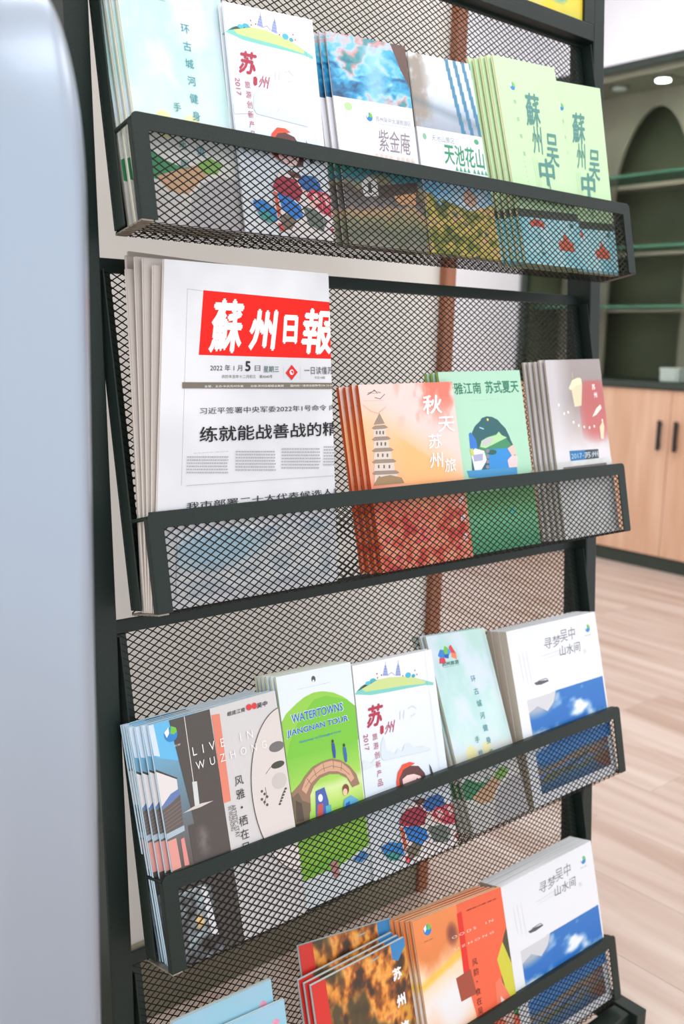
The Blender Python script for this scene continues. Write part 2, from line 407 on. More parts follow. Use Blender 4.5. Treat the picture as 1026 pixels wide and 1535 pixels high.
# ------------------------------------------------------------------ printed matter
def panel_frame(k, db, th):
    U = UP * math.cos(th) + NN * math.sin(th); N = NN * math.cos(th) - UP * math.sin(th)
    return borg(k) + NN * db, U, N
def on_panel(px, k, db, th):                            # reading of the photograph -> place on a basket's leaning plane
    ray = CF + CR * (px[0] - 513) / FPX - CU * (px[1] - 767.5) / FPX
    O, U, N = panel_frame(k, db, th)
    t = ((O - CAM) @ N) / (ray @ N); P = CAM + ray * t
    return np.array([P[0], (P - O) @ U])
def bil(q, s, t):
    q = [np.array(a, float) for a in q]
    s = np.asarray(s)[..., None]; t = np.asarray(t)[..., None]
    return q[0] * (1 - s) * (1 - t) + q[1] * s * (1 - t) + q[2] * s * t + q[3] * (1 - s) * t
def inv_bil(q, P):
    s = t = .5
    for _ in range(12):
        p0 = bil(q, s, t); e = 1e-5
        J = np.array([(bil(q, s + e, t) - p0) / e, (bil(q, s, t + e) - p0) / e]).T
        d = np.linalg.solve(J, P - p0); s += d[0]; t += d[1]
    return float(s), float(t)
def vnoise(x, y, seed=0):
    xi = np.floor(x).astype(int); yi = np.floor(y).astype(int); fx = x - xi; fy = y - yi
    fx = fx * fx * (3 - 2 * fx); fy = fy * fy * (3 - 2 * fy)
    def h(a, b_):
        n = (a * 374761393 + b_ * 668265263 + seed * 1442695041) & 0x7fffffff
        n = ((n ^ (n >> 13)) * 1274126177) & 0x7fffffff
        return ((n ^ (n >> 16)) & 0xffff) / 65535.
    return h(xi, yi) * (1 - fx) * (1 - fy) + h(xi + 1, yi) * fx * (1 - fy) + h(xi, yi + 1) * (1 - fx) * fy + h(xi + 1, yi + 1) * fx * fy
def fbm(x, y, seed=0, o=4):
    a = 0; w = .5; t = 0
    for i in range(o):
        a = a + w * vnoise(x * 2 ** i, y * 2 ** i, seed + i); t += w; w *= .55
    return a / t
def ramp(v, stops):                                     # stops: [(pos, rgb)...]
    xs = [a for a, _ in stops]; cs = np.array([c for _, c in stops], float)
    return np.stack([np.interp(v, xs, cs[:, i]) for i in range(3)], -1)
def mix(a, b_, m): m = np.clip(m, 0, 1)[..., None]; return a * (1 - m) + np.asarray(b_, float) * m

TXT = {}
def glyphs(st, bold=0., shear=0.):
    k = (st, bold, shear)
    if k not in TXT:
        c = bpy.data.curves.new('t', 'FONT'); c.body = st; c.offset = bold; c.shear = shear; c.resolution_u = 3
        o = bpy.data.objects.new('t', c); COL.objects.link(o)
        me = bpy.data.meshes.new_from_object(o.evaluated_get(bpy.context.evaluated_depsgraph_get()))
        V = np.array([v.co[:2] for v in me.vertices]); F = [tuple(p.vertices) for p in me.polygons]
        bpy.data.objects.remove(o); bpy.data.curves.remove(c); bpy.data.meshes.remove(me)
        if len(V) == 0: V = np.zeros((1, 2))
        TXT[k] = (V, F)
    return TXT[k]
def clip(poly):
    for ax, sg, lim in ((0, 1, 0.), (0, -1, 1.), (1, 1, 0.), (1, -1, 1.)):
        out = []
        n = len(poly)
        for i in range(n):
            a, b_ = poly[i], poly[(i + 1) % n]
            da = sg * (a[ax] - lim); db = sg * (b_[ax] - lim)
            if da >= 0: out.append(a)
            if (da >= 0) != (db >= 0):
                t = da / (da - db); out.append((a[0] + (b_[0] - a[0]) * t, a[1] + (b_[1] - a[1]) * t))
        poly = out
        if len(poly) < 3: return []
    return poly
class Art:
    """flat print on a cover; all coordinates end up as fractions of the cover"""
    def __init__(s, k, db, th, quad, base):
        s.k, s.db, s.th, s.quad = k, db, th, quad
        q = [np.array(a, float) for a in quad]
        s.w = (np.linalg.norm(q[1] - q[0]) + np.linalg.norm(q[2] - q[3])) / 2; s.h = (np.linalg.norm(q[3] - q[0]) + np.linalg.norm(q[2] - q[1])) / 2
        s.L = []
        s.base = base
        if callable(base): s.photo(('f', 0, 0), ('f', 1, 1), base, 70)
        else: s.poly([('f', 0, 0), ('f', 1, 0), ('f', 1, 1), ('f', 0, 1)], base)
    def q(s, p):
        if p[0] == 'f': return (p[1], p[2])
        return inv_bil(s.quad, on_panel(p, s.k, s.db, s.th))
    def poly(s, pts, col, raw=False):
        P = [p if raw else s.q(p) for p in pts]; P = clip(P)
        if P: s.L.append((np.array(P), [tuple(range(len(P)))], np.array([lin(col)] * len(P))))
        return s
    def multi(s, V, F, col):                            # many small polygons on one level
        vs = []; fs = []
        V = np.asarray(V, float)
        inside = (V[:, 0] >= 0) & (V[:, 0] <= 1) & (V[:, 1] >= 0) & (V[:, 1] <= 1)
        if inside.all(): s.L.append((V, F, np.tile(lin(col), (len(V), 1)))); return s
        for f in F:
            P = clip([tuple(V[i]) for i in f])
            if P: fs.append(tuple(range(len(vs), len(vs) + len(P)))); vs += P
        if fs: s.L.append((np.array(vs), fs, np.tile(lin(col), (len(vs), 1))))
        return s
    def disc(s, c, rx, ry, col, n=28, a0=0., a1=2 * math.pi):       # radii in mm
        c = s.q(c)
        return s.poly([(c[0] + rx / 1000 / s.w * math.cos(t), c[1] + ry / 1000 / s.h * math.sin(t)) for t in np.linspace(a0, a1, n, endpoint=a1 - a0 < 6.2)], col, True)
    def line(s, pts, mm, col):
        P = [s.q(p) for p in pts]; V = []; F = []
        for a, b_ in zip(P[:-1], P[1:]):
            A = np.array([a[0] * s.w, a[1] * s.h]); B = np.array([b_[0] * s.w, b_[1] * s.h]); d = B - A; L = np.linalg.norm(d)
            if L < 1e-7: continue
            d /= L; n = np.array([-d[1], d[0]]) * mm / 2000; e = d * mm / 4000
            i = len(V)
            for c in (A - n - e, B - n + e, B + n + e, A + n - e): V.append((c[0] / s.w, c[1] / s.h))
            F.append((i, i + 1, i + 2, i + 3))
        return s.multi(V, F, col)
    def text(s, st, bl, tr, col, bold=0., shear=0., rot=0):
        a = s.q(bl); b_ = s.q(tr); V, F = glyphs(st, 0, shear)
        V = V.copy()
        if rot == 90: V = np.stack([V[:, 1], -V[:, 0]], -1)           # reads downwards
        mn = V.min(0); sz = np.maximum(V.max(0) - mn, 1e-6)
        E_ = np.array(b_) - np.array(a)
        for ox, oy in (((0, 0),) if not bold else ((0, 0), (bold, 0), (-bold, 0), (0, bold), (0, -bold))):
            s.multi((V + [ox, oy] - mn) / sz * E_ + np.array(a), F, col)
        return s
    def vtext(s, st, top, bot, mm, col, bold=0., shear=0.):           # one character below the other
        a = np.array(s.q(top)); b_ = np.array(s.q(bot)); n = len(st)
        for i, ch in enumerate(st):
            if ch == ' ': continue
            c = a + (b_ - a) * (i / max(1, n - 1)); V, F = glyphs(ch, 0, shear); V = V.copy()
            mn = V.min(0); mx = V.max(0); sz = max((mx - mn).max(), .5)
            for ox, oy in (((0, 0),) if not bold else ((0, 0), (bold, 0), (-bold, 0), (0, bold), (0, -bold))):
                s.multi((V + [ox, oy] - (mn + mx) / 2) / sz * mm / 1000 / np.array([s.w, s.h]) + c, F, col)
        return s
    def photo(s, a, b_, fn, n=60, m=None):               # a picture: fn(u, v) -> rgb 0..255, v upwards
        a = s.q(a); b_ = s.q(b_); m = m or n
        U, V = np.meshgrid(np.linspace(0, 1, n + 1), np.linspace(0, 1, m + 1))
        C = lin(np.clip(fn(U, V), 0, 255)).reshape(-1, 3)
        X = np.clip(a[0] + (b_[0] - a[0]) * U, 0, 1).ravel(); Y = np.clip(a[1] + (b_[1] - a[1]) * V, 0, 1).ravel()
        F = [(j * (n + 1) + i, j * (n + 1) + i + 1, (j + 1) * (n + 1) + i + 1, (j + 1) * (n + 1) + i) for j in range(m) for i in range(n)]
        s.L.append((np.stack([X, Y], -1), F, C)); return s
    def mesh(s, quad, gap=1.5e-5, curl=0.):
        """front sheet in the cover's own axes (x right, y up, z out), origin at quad's bottom left"""
        o = np.array(quad[0], float); V = []; F = []; C = []
        for i, (P, f, c) in enumerate(s.L):
            xy = bil(quad, P[:, 0], P[:, 1]) - o; n = len(V)
            zz = .00008 + i * gap + np.zeros(len(P))
            V += [(x, y, z) for (x, y), z in zip(xy, zz)]; F += [tuple(j + n for j in g) for g in f]; C += list(c)
        me = bpy.data.meshes.new('cover'); me.from_pydata(V, [], F); me.update()
        at = me.color_attributes.new('Col', 'FLOAT_COLOR', 'POINT')
        at.data.foreach_set('color', np.concatenate([np.array(C), np.ones((len(C), 1))], 1).astype(np.float32).ravel())
        return me
def block_mesh(quad, t, inset=0.0):
    o = np.array(quad[0]); P = [np.array(a) - o for a in quad]
    mb = MB(); mb.prism([(a[0], a[1], 0) for a in P], (0, 0, -t)); return mb.mesh('pages')
def mat4(k, db, th, quad, roll=0.):
    O, U, N = panel_frame(k, db, th)
    P = O + EX * quad[0][0] + U * quad[0][1]
    X = EX * math.cos(roll) + U * math.sin(roll); Y = U * math.cos(roll) - EX * math.sin(roll)
    return Matrix(((X[0], Y[0], N[0], P[0]), (X[1], Y[1], N[1], P[1]), (X[2], Y[2], N[2], P[2]), (0, 0, 0, 1)))
ORD = ['front', 'second', 'third', 'fourth', 'fifth', 'sixth', 'seventh', 'eighth', 'ninth']
def stack(name, cat, art, n, t, gap, fan, edge, first, other, group, k=None, db=None, th=None, quad=None, pm='print', spine=None, drop=0., jit=.0008, fmax=99):
    """n copies, front one first; each further one t+gap further back and fan to the left"""
    k = art.k if k is None else k; db = art.db if db is None else db; th = art.th if th is None else th; quad = quad or art.quad
    cm = art.mesh(quad); bm_ = block_mesh(quad, t)
    root0 = None
    for i in range(n):
        q = [(a[0], a[1]) for a in quad]
        dx = -fan * min(i, fmax) + (random.uniform(-jit, jit) * .5 if i else 0); dy = (random.uniform(-jit, jit) if i else 0) - drop * i
        d = db - i * (t + gap)
        mtx = mat4(k, d, th, [(quad[0][0] + dx, max(quad[0][1] + dy, .0012))], 0)
        if root0 is None:
            root = root0 = empty(name, mtx)
            c = link('cover', cm, M[pm], root)
            p = link('pages', bm_, edge, root)
            if spine: 
                s_ = spine(quad, t).build('spine', M['print'] if False else spine.mat, root)
            kids = list(root.children)
        else:
            root = root0.copy(); COL.objects.link(root); root.matrix_world = mtx
            for ch in kids:
                c2 = ch.copy(); COL.objects.link(c2); c2.parent = root
        lab = first if i == 0 else other.format(ORD[i] if i < len(ORD) else 'rearmost')
        tag(root, lab, cat, group)
    return root0
def flat_mat(name, c, rough=.5):
    m, nt, b = nodes(name); b.inputs['Base Color'].default_value = (*lin(c), 1); b.inputs['Roughness'].default_value = rough; return m

BLUE = (22, 118, 196); DK = (44, 48, 52)
def logo(A, c, mm=5.5):                                 # round blue-and-green emblem
    A.disc(c, mm, mm, (32, 128, 200)); x, y = A.q(c)
    e = mm / 1000
    A.poly([(x - .1 * e / A.w, y + .1 * e / A.h), (x + .2 * e / A.w, y + 1.15 * e / A.h), (x + .9 * e / A.w, y + .75 * e / A.h), (x + .98 * e / A.w, y + .2 * e / A.h), (x + .5 * e / A.w, y - .1 * e / A.h)], (110, 190, 60), True)
    A.poly([(x - .95 * e / A.w, y + .5 * e / A.h), (x - .2 * e / A.w, y + 1.1 * e / A.h), (x - .25 * e / A.w, y + .2 * e / A.h), (x - .7 * e / A.w, y - .3 * e / A.h)], (235, 244, 248), True)
    return A
def splash(A, c, mm=9):                                 # many-coloured patchwork emblem
    x, y = A.q(c); e = mm / 1000
    def P(pts, col): A.poly([(x + a * 1.3 * e / A.w, y + b_ * .95 * e / A.h) for a, b_ in pts], col, True)
    P([(-1, -.1), (-.6, .55), (-.1, .4), (-.1, -.4), (-.7, -.5)], (40, 130, 205)); P([(-.25, .3), (0, .9), (.35, .6), (.3, 0), (-.1, -.2)], (110, 190, 70))
    P([(.1, -.4), (.25, .35), (.7, .7), (.55, 0)], (60, 160, 220)); P([(.45, .65), (.75, .9), (1.15, -.2), (.6, -.1)], (220, 50, 70)); P([(.6, .0), (1.15, -.2), (1.1, -.9), (.5, -.5)], (240, 130, 90))
    P([(-.9, -.4), (-.3, -.45), (-.25, -1.1), (-1.05, -1.0)], (215, 45, 80)); P([(-.3, -.1), (.3, -.1), (.15, -.6), (-.25, -.5)], (30, 80, 180))

# ---- jade city-wall map -------------------------------------------------------
def jade(U, V):
    n = fbm(U * 4, V * 8, 3); c = ramp(np.clip(V * .7 + n * .5, 0, 1), [(0, (226, 230, 226)), (.35, (216, 230, 232)), (.6, (200, 226, 226)), (.8, (180, 218, 216)), (1, (194, 224, 216))])
    c = mix(c, (214, 224, 240), np.clip((fbm(U * 3, V * 5, 9) - .52) * 5, 0, .8))
    return c
A = ART_MAP = Art(0, .036, -.03, [(.012, .002), (.111, .002), (.1135, .237), (.008, .235)], jade)
A.photo(('f', 0, 0), ('f', 1, .40), lambda U, V: mix(ramp(V, [(0, (196, 192, 188)), (.5, (224, 220, 218)), (1, (214, 228, 232))]), (226, 222, 205), np.clip(fbm(U * 5, V * 5, 4) - .3, 0, 1)), 30)
A.poly([('f', .0, .245), ('f', .1, .27), ('f', .25, .235), ('f', .42, .215), ('f', .36, .165), ('f', .15, .16), ('f', 0, .17)], (58, 140, 92))
A.poly([('f', .12, .17), ('f', .3, .20), ('f', .5, .23), ('f', .78, .25), ('f', .6, .19), ('f', .42, .12), ('f', .25, .12)], (206, 164, 128))
A.poly([('f', .55, .24), ('f', .68, .27), ('f', .82, .25), ('f', .74, .21), ('f', .6, .205)], (130, 178, 84))
A.poly([('f', 0, .0), ('f', 0, .1), ('f', .3, .125), ('f', .42, .08), ('f', .5, 0)], (206, 202, 200))
A.poly([('f', .40, 0), ('f', .44, .10), ('f', .56, .165), ('f', .75, .20), ('f', 1, .20), ('f', 1, 0)], (186, 182, 184))
A.disc(('f', .28, .37), 9, 12, (232, 226, 170))
A.disc(('f', .55, .385), 8, 8, (230, 226, 178))
splash(A, ('f', .26, .90), 11)
A.text('苏州旅游', ('f', .15, .838), ('f', .43, .858), (40, 110, 90), .02); A.line([('f', .15, .832), ('f', .44, .832)], .4, (120, 160, 160))
A.vtext('环古城河健身步道', ('f', .60, .745), ('f', .60, .29), 8.2, (62, 150, 160), .004)
A.vtext('手绘地图', ('f', .42, .44), ('f', .42, .23), 7.5, (70, 148, 140), .004)
A.line([('f', .965, .0), ('f', .955, 1)], .5, (222, 214, 196))
e = edges((150, 142, 128), (232, 232, 214))
stack('folded_map', 'map', A, 4, .0045, .0022, .0022, e, 'front pale jade folded city walk map, leftmost stack of the top basket', 'jade folded city walk map {} from the front, leftmost stack of the top basket', 'jade maps in the top basket')
q3 = [(.404, .003), (.5045, .003), (.4905, .2310), (.3899, .2375)]
stack('folded_map', 'map', A, 3, .0045, .0022, .0028, e, 'jade folded city walk map leaning back in the third basket, front of its stack', 'jade folded city walk map {} from the front in the third basket', 'jade maps in the third basket', k=2, db=.040, th=-.13, quad=q3)

# ---- white leaflet with the girl -----------------------------------------------
qs = [(.246, .002), (.374, .002), (.3762, .2245), (.2568, .2285)]
A = ART_SU = Art(2, .042, -.05, qs, lambda U, V: ramp(V + .08 * fbm(U * 3, V * 4, 2), [(0, (232, 236, 240)), (.4, (216, 226, 238)), (.8, (226, 230, 240)), (1, (236, 236, 242))]))
A.poly([(532, 1041), (541, 1029), (560, 1020), (585, 1015), (615, 1014), (638, 1020), (650, 1023), (650, 1027), (637, 1027), (610, 1032), (585, 1037), (556, 1042)], (120, 200, 190))
A.poly([(541, 1032), (560, 1020), (585, 1015), (615, 1014), (638, 1021), (637, 1025), (605, 1028), (575, 1033), (548, 1037)], (198, 214, 140))
A.poly([(535, 1037), (545, 1027), (560, 1020), (566, 1019), (556, 1025)], (46, 70, 62))
A.disc((552, 1024), 4.2, 2, (70, 184, 206)); A.disc((559, 1020), 4.5, 2.2, (58, 170, 196)); A.disc((612, 1012), 4.5, 3, (62, 176, 206)); A.disc((620, 1013), 3, 2, (58, 160, 190))
for x_, y_ in ((578, 995), (597, 993)):
    A.poly([(x_ - 4, 1013), (x_ - 2.5, y_ + 9), (x_, y_), (x_ + 2.5, y_ + 9), (x_ + 4, 1013)], (152, 166, 214)); A.line([(x_, y_ - 3), (x_, y_ + 8)], .5, (110, 124, 190))
    for j in range(4): A.line([(x_ - 3.6 + j * .6, 1011 - j * 4), (x_ + 3.6 - j * .6, 1010.6 - j * 4)], .5, (110, 124, 190))
A.line([(582, 1012), (587, 1008), (592, 1012)], .7, (150, 160, 210))
for p_ in ((565, 1010), (572, 1012), (566, 1016), (622, 1005), (625, 1011), (604, 1013)): A.disc(p_, .8, .9, (150, 60, 70))
for pts in ([(600, 1078), (600, 1066)], [(605, 1077), (606, 1064)], [(612, 1062), (618, 1058), (624, 1062)], [(616, 1074), (622, 1070)]): A.line(pts, 1.1, (206, 214, 224))
A.poly([(571, 1135), (571, 1115), (575, 1104), (578, 1115), (579, 1124), (592, 1130), (596, 1122), (603, 1126), (606, 1116), (614, 1114), (620, 1121), (634, 1118), (645, 1122), (646, 1124), (575, 1140)], (208, 220, 228))
A.poly([(540, 1150), (545, 1140), (556, 1144), (562, 1137), (570, 1142), (545, 1155)], (214, 222, 228))
RD = (176, 34, 64)
A.text('苏', (551, 1091), (573, 1054), RD, .03, .25); A.text('州', (577, 1101), (592, 1079), RD, .0, .35)
A.poly([(570, 1099), (570, 1089), (573, 1087), (575, 1089), (575, 1098), (572, 1101)], RD)
A.vtext('旅游创新产品', (562, 1104), (570, 1173), 7.2, (176, 60, 90), .0)
A.text('2017', (547, 1126), (551, 1100), (176, 60, 90), 0, 0, 90)
# the girl: red head-scarf, dark hair, blue jacket, basket, boat of cloth below
A.poly([(596, 1188), (594, 1172), (596, 1158), (603, 1146), (614, 1142), (622, 1144), (612, 1150), (603, 1160), (601, 1175), (606, 1192)], (226, 74, 44))
A.poly([(600, 1186), (598, 1168), (604, 1154), (614, 1148), (627, 1148), (636, 1158), (641, 1172), (640, 1184), (630, 1190), (610, 1194)], (92, 48, 44))
A.poly([(605, 1184), (603, 1168), (610, 1162), (620, 1160), (630, 1163), (634, 1176), (630, 1188), (618, 1194), (609, 1192)], (244, 206, 204))
for x_, y_ in ((611, 1176), (625, 1168)): A.disc((x_, y_), 1.0, 1.5, (60, 36, 40))
A.disc((609, 1184), 2, 1.4, (240, 160, 164)); A.disc((630, 1178), 1.6, 1.4, (240, 160, 164)); A.line([(618, 1187), (621, 1187), (623, 1185)], .7, (190, 50, 60))
A.poly([(643, 1145), (646, 1150), (650, 1162), (655, 1172), (650, 1174), (646, 1162)], (60, 40, 44))
A.poly([(600, 1290), (600, 1236), (606, 1208), (634, 1198), (664, 1194), (690, 1222), (704, 1246), (700, 1262), (660, 1278), (630, 1290)], (236, 226, 226))
A.poly([(618, 1200), (634, 1196), (650, 1208), (646, 1222), (632, 1214)], (96, 52, 46)); A.poly([(628, 1206), (634, 1204), (660, 1232), (654, 1236)], (246, 206, 196))
A.poly([(598, 1236), (602, 1220), (612, 1212), (628, 1208), (640, 1218), (636, 1236), (618, 1240)], (172, 40, 70))
A.poly([(632, 1208), (640, 1196), (655, 1190), (664, 1196), (668, 1206), (652, 1214), (640, 1216)], (36, 104, 180))
A.poly([(646, 1222), (652, 1210), (676, 1204), (686, 1220), (688, 1232), (668, 1236)], (214, 60, 84))
A.poly([(652, 1216), (660, 1212), (666, 1222), (658, 1228)], (246, 190, 190)); A.poly([(668, 1210), (674, 1208), (680, 1218), (674, 1222)], (246, 190, 190))
A.poly([(604, 1240), (622, 1238), (638, 1242), (642, 1256), (630, 1266), (612, 1260)], (36, 126, 214))
A.poly([(640, 1240), (660, 1236), (676, 1244), (670, 1262), (650, 1262)], (110, 120, 112))
A.poly([(599, 1240), (604, 1240), (610, 1268), (606, 1276)], (224, 96, 66))
A.poly([(570, 1270), (584, 1262), (602, 1264), (606, 1280), (594, 1290), (580, 1286)], (40, 134, 210))
A.poly([(578, 1280), (590, 1276), (602, 1280), (596, 1290), (584, 1290)], (60, 160, 150))
A.poly([(608, 1272), (622, 1262), (632, 1268), (626, 1282), (614, 1290)], (128, 112, 96))
A.poly([(680, 1252), (686, 1246), (692, 1254), (688, 1262)], (190, 30, 60)); A.poly([(692, 1246), (698, 1244), (704, 1254), (698, 1260)], (190, 30, 60))
A.poly([(606, 1284), (612, 1282), (616, 1290), (610, 1294)], (226, 80, 90))
A.line([('f', .895, 0), ('f', .9, 1)], .4, (206, 214, 226))
e = edges((206, 210, 214), (240, 242, 244))
stack('leaflet', 'leaflet', A, 4, .0020, .0030, .0012, e, 'front white leaflet with red calligraphy and a girl in a scarf, third basket', 'white girl-picture leaflet {} from the front in the third basket', 'girl leaflets in the third basket')
q = [(.1058, .002), (.2065, .002), (.2095, .2118), (.1078, .2050)]
stack('leaflet', 'leaflet', A, 2, .0020, .0030, .001, e, 'front white leaflet with red calligraphy beside the jade maps, top basket', 'white girl-picture leaflet {} from the front in the top basket', 'girl leaflets in the top basket', k=0, db=.040, th=0, quad=q)

# ---- top basket: temple leaflets -----------------------------------------------
def marble(U, V):
    a = fbm(U * 4 + 2 * fbm(U * 3, V * 3, 5), V * 4 + 3 * fbm(U * 3, V * 3, 8), 1)
    c = ramp(a, [(.2, (24, 62, 100)), (.36, (30, 130, 184)), (.48, (80, 184, 216)), (.56, (190, 200, 214)), (.64, (196, 140, 140)), (.72, (60, 150, 160)), (.9, (30, 92, 120))])
    return mix(c, (168, 214, 240), np.clip(1 - np.abs(U - .55) * 5, 0, .7) * (V < .9))
A = Art(0, .034, 0, [(.233, .002), (.3405, .002), (.3375, .2165), (.2299, .2085)], (228, 228, 236))
A.photo(('f', 0, .70), ('f', 1, 1), marble, 70, 50)
A.poly([('f', .80, 1), ('f', 1, 1), ('f', 1, .80), ('f', .9, .88)], (96, 66, 60))
A.photo(('f', 0, 0), ('f', 1, .43), lambda U, V: ramp(V + .25 * (fbm(U * 6, V * 5, 12) - .5), [(0, (150, 148, 132)), (.15, (120, 124, 104)), (.3, (150, 146, 110)), (.42, (196, 160, 120)), (.5, (116, 112, 116)), (.62, (90, 78, 66)), (.72, (150, 140, 110)), (.8, (60, 130, 150)), (.88, (70, 150, 150)), (1, (60, 140, 110))]), 60)
A.poly([('f', .22, .30), ('f', .3, .34), ('f', .42, .33), ('f', .42, .25), ('f', .24, .24)], (214, 212, 210)); A.poly([('f', .30, .30), ('f', .34, .31), ('f', .34, .26), ('f', .3, .26)], (50, 46, 44))
A.poly([('f', .42, .30), ('f', .95, .34), ('f', .95, .28), ('f', .42, .24)], (74, 58, 48)); A.poly([('f', .62, .26), ('f', .92, .29), ('f', .9, .23), ('f', .66, .22)], (214, 160, 112))
A.disc(('f', .17, .66), 5, 4, (176, 214, 150)); logo(A, ('f', .42, .625), 4.2); A.text('苏州吴中太湖旅游区', ('f', .50, .61), ('f', .96, .635), (160, 168, 180)); A.line([('f', .5, .60), ('f', .98, .60)], .3, (170, 176, 190))
A.text('紫金庵', ('f', .50, .47), ('f', .92, .575), (140, 128, 140), .0, .15)
for i in range(8): A.disc(('f', .46 + i * .062 + (.03 if i > 3 else 0), .445), 2.0, 2.2, (228, 206, 190))
A.text('Luotian Mountain Scenic Area Purple Gold', ('f', .12, .425), ('f', .95, .44), (178, 178, 188)); A.text('Nunnery Taihu Lake Suzhou', ('f', .4, .40), ('f', .95, .415), (190, 190, 198))
e = edges((208, 160, 130), (240, 236, 232))
stack('leaflet', 'leaflet', A, 3, .0012, .0030, .0050, e, 'front leaflet with a swirling blue picture above white, third stack of top basket', 'swirling blue picture leaflet {} from the front of its fan', 'blue swirl leaflets in the top basket')

A = Art(0, .034, -.04, [(.345, .002), (.456, .002), (.447, .2237), (.350, .2176)], (226, 230, 238))
def lake(U, V):
    c = ramp(V + .1 * fbm(U * 3, V * 3, 3), [(0, (150, 160, 176)), (.3, (176, 186, 202)), (.5, (206, 214, 226)), (.75, (222, 226, 234)), (1, (226, 230, 236))])
    c = mix(c, (150, 140, 132), np.clip((fbm(U * 6, V * 6, 8) - .35) * 4, 0, 1) * np.clip((.35 - U) * 5, 0, 1))
    c = mix(c, (22, 108, 150), ((np.sin((U + V * .12) * 46) > .1) & (U > .62 - .05 * V)) * .85)
    c = mix(c, (70, 96, 110), np.clip((.32 - np.abs(V - .12 - .25 * (1 - U))) * 4 - .9, 0, .8)); return c
A.photo(('f', 0, .63), ('f', 1, 1), lake, 70, 50)
A.disc(('f', .1, .585), 3, 3.5, (120, 180, 150)); A.text('天池山景区', ('f', .2, .57), ('f', .55, .60), (110, 130, 140)); A.line([('f', .18, .56), ('f', .6, .56)], .3, (120, 140, 150))
A.disc(('f', .9, .60), 4, 3, (60, 160, 110))
A.text('天池花山', ('f', .36, .465), ('f', .98, .565), (34, 140, 96), .02, .1)
for i in range(8):
    x_ = .50 + i * .06 + (.03 if i > 3 else 0); A.poly([('f', x_, .435), ('f', x_ + .025, .46), ('f', x_ + .05, .435)], (70, 160, 120))
A.text('Scenic Spot Tianchi', ('f', .68, .415), ('f', .98, .425), (180, 186, 192)); A.text('Lake and Huashan', ('f', .66, .397), ('f', .98, .408), (180, 186, 192))
A.photo(('f', 0, 0), ('f', 1, .385), lambda U, V: np.where(((V > .62 + .3 * np.abs(U - .62)) | (V > .9 - U * 1.2) & (U < .22))[..., None] & (fbm(U * 4, V * 4, 2) > .0)[..., None], ramp(fbm(U * 3, V * 3, 4), [(.3, (110, 180, 220)), (.7, (200, 216, 230))]), ramp(fbm(U * 11, V * 9, 6), [(.25, (70, 90, 44)), (.42, (140, 142, 56)), (.55, (206, 186, 90)), (.68, (226, 176, 130)), (.8, (60, 110, 70))])), 70, 60)
A.poly([('f', .55, .31), ('f', .66, .36), ('f', .76, .31), ('f', .74, .26), ('f', .58, .26)], (206, 168, 150))
e = edges((170, 168, 164), (238, 238, 238))
stack('leaflet', 'leaflet', A, 3, .0014, .0016, .0022, e, 'leaflet with misty lake trees and green calligraphy beside the swirling blue one, top basket', 'misty lake leaflet {} from the front of its stack', 'lake leaflets in the top basket')

# pale green leaflets with lotus picture
GR = (190, 222, 176)
A = Art(0, .038, -.02, [(.493, .002), (.605, .002), (.591, .2445), (.478, .237)], GR)
TC = (76, 136, 130)
logo(A, ('f', .24, .865), 4.6)
A.vtext('旅游导览', ('f', .24, .79), ('f', .26, .54), 5, (110, 156, 140)); A.vtext('苏州吴中旅游', ('f', .24, .50), ('f', .25, .38), 1.8, (130, 166, 140))
A.text('蘇', ('f', .38, .685), ('f', .64, .845), TC, .02, .2); A.text('州', ('f', .42, .55), ('f', .60, .685), TC, .01, .2); A.text('吴', ('f', .62, .50), ('f', .84, .66), TC, .01, .25); A.text('中', ('f', .46, .40), ('f', .72, .53), TC, .02, .1)
A.line([('f', .60, .44), ('f', .61, .30)], 1.6, TC)
for i in range(3): A.line([('f', .38 + i * .035, .53), ('f', .39 + i * .035, .38 - i * .02)], .3, (130, 166, 140))
A.photo(('f', 0, 0), ('f', 1, .255), lambda U, V: ramp(fbm(U * 5, V * 3, 4), [(.2, (130, 206, 220)), (.5, (166, 222, 232)), (.8, (196, 232, 238))]), 24)
A.poly([('f', 0, .225), ('f', 1, .235), ('f', 1, .275), ('f', 0, .265)], (70, 78, 66))
for x_, y_, s_ in ((.28, .195, 1.), (.72, .105, 1.1)):
    for a in np.linspace(-1.2, 1.2, 6): A.disc(('f', x_ + .09 * a * s_ / 1.2, y_ + .012 - .008 * abs(a)), 3.4 * s_, 4.4 * s_, (214, 104, 80) if abs(a) > .5 else (196, 70, 60))
A.poly([('f', .6, .08), ('f', .72, .175), ('f', .86, .08)], (206, 96, 60)); A.line([('f', .29, .17), ('f', .3, .05)], .8, (60, 110, 80))
A.disc(('f', .31, .055), 3.5, 2, (60, 140, 100)); A.disc(('f', .86, .21), 4, 3, (50, 120, 110))
e = edges((206, 196, 110), (240, 236, 206))
stack('brochure', 'brochure', A, 5, .0028, .0020, .0050, e, 'pale green calligraphy brochure overlapping its twin, front of the left pile, top basket', 'pale green brochure {} from the front, left pile of the two', 'pale green brochures, left pile')
q = [(.577, .002), (.689, .002), (.690, .2400), (.578, .2310)]
stack('brochure', 'brochure', A, 2, .0030, .0020, .0010, e, 'pale green brochure with dark calligraphy, rightmost in the top basket and half covered', 'pale green brochure {} from the front, rightmost pile of the top basket', 'pale green brochures, right pile', db=.028, th=0, quad=q)

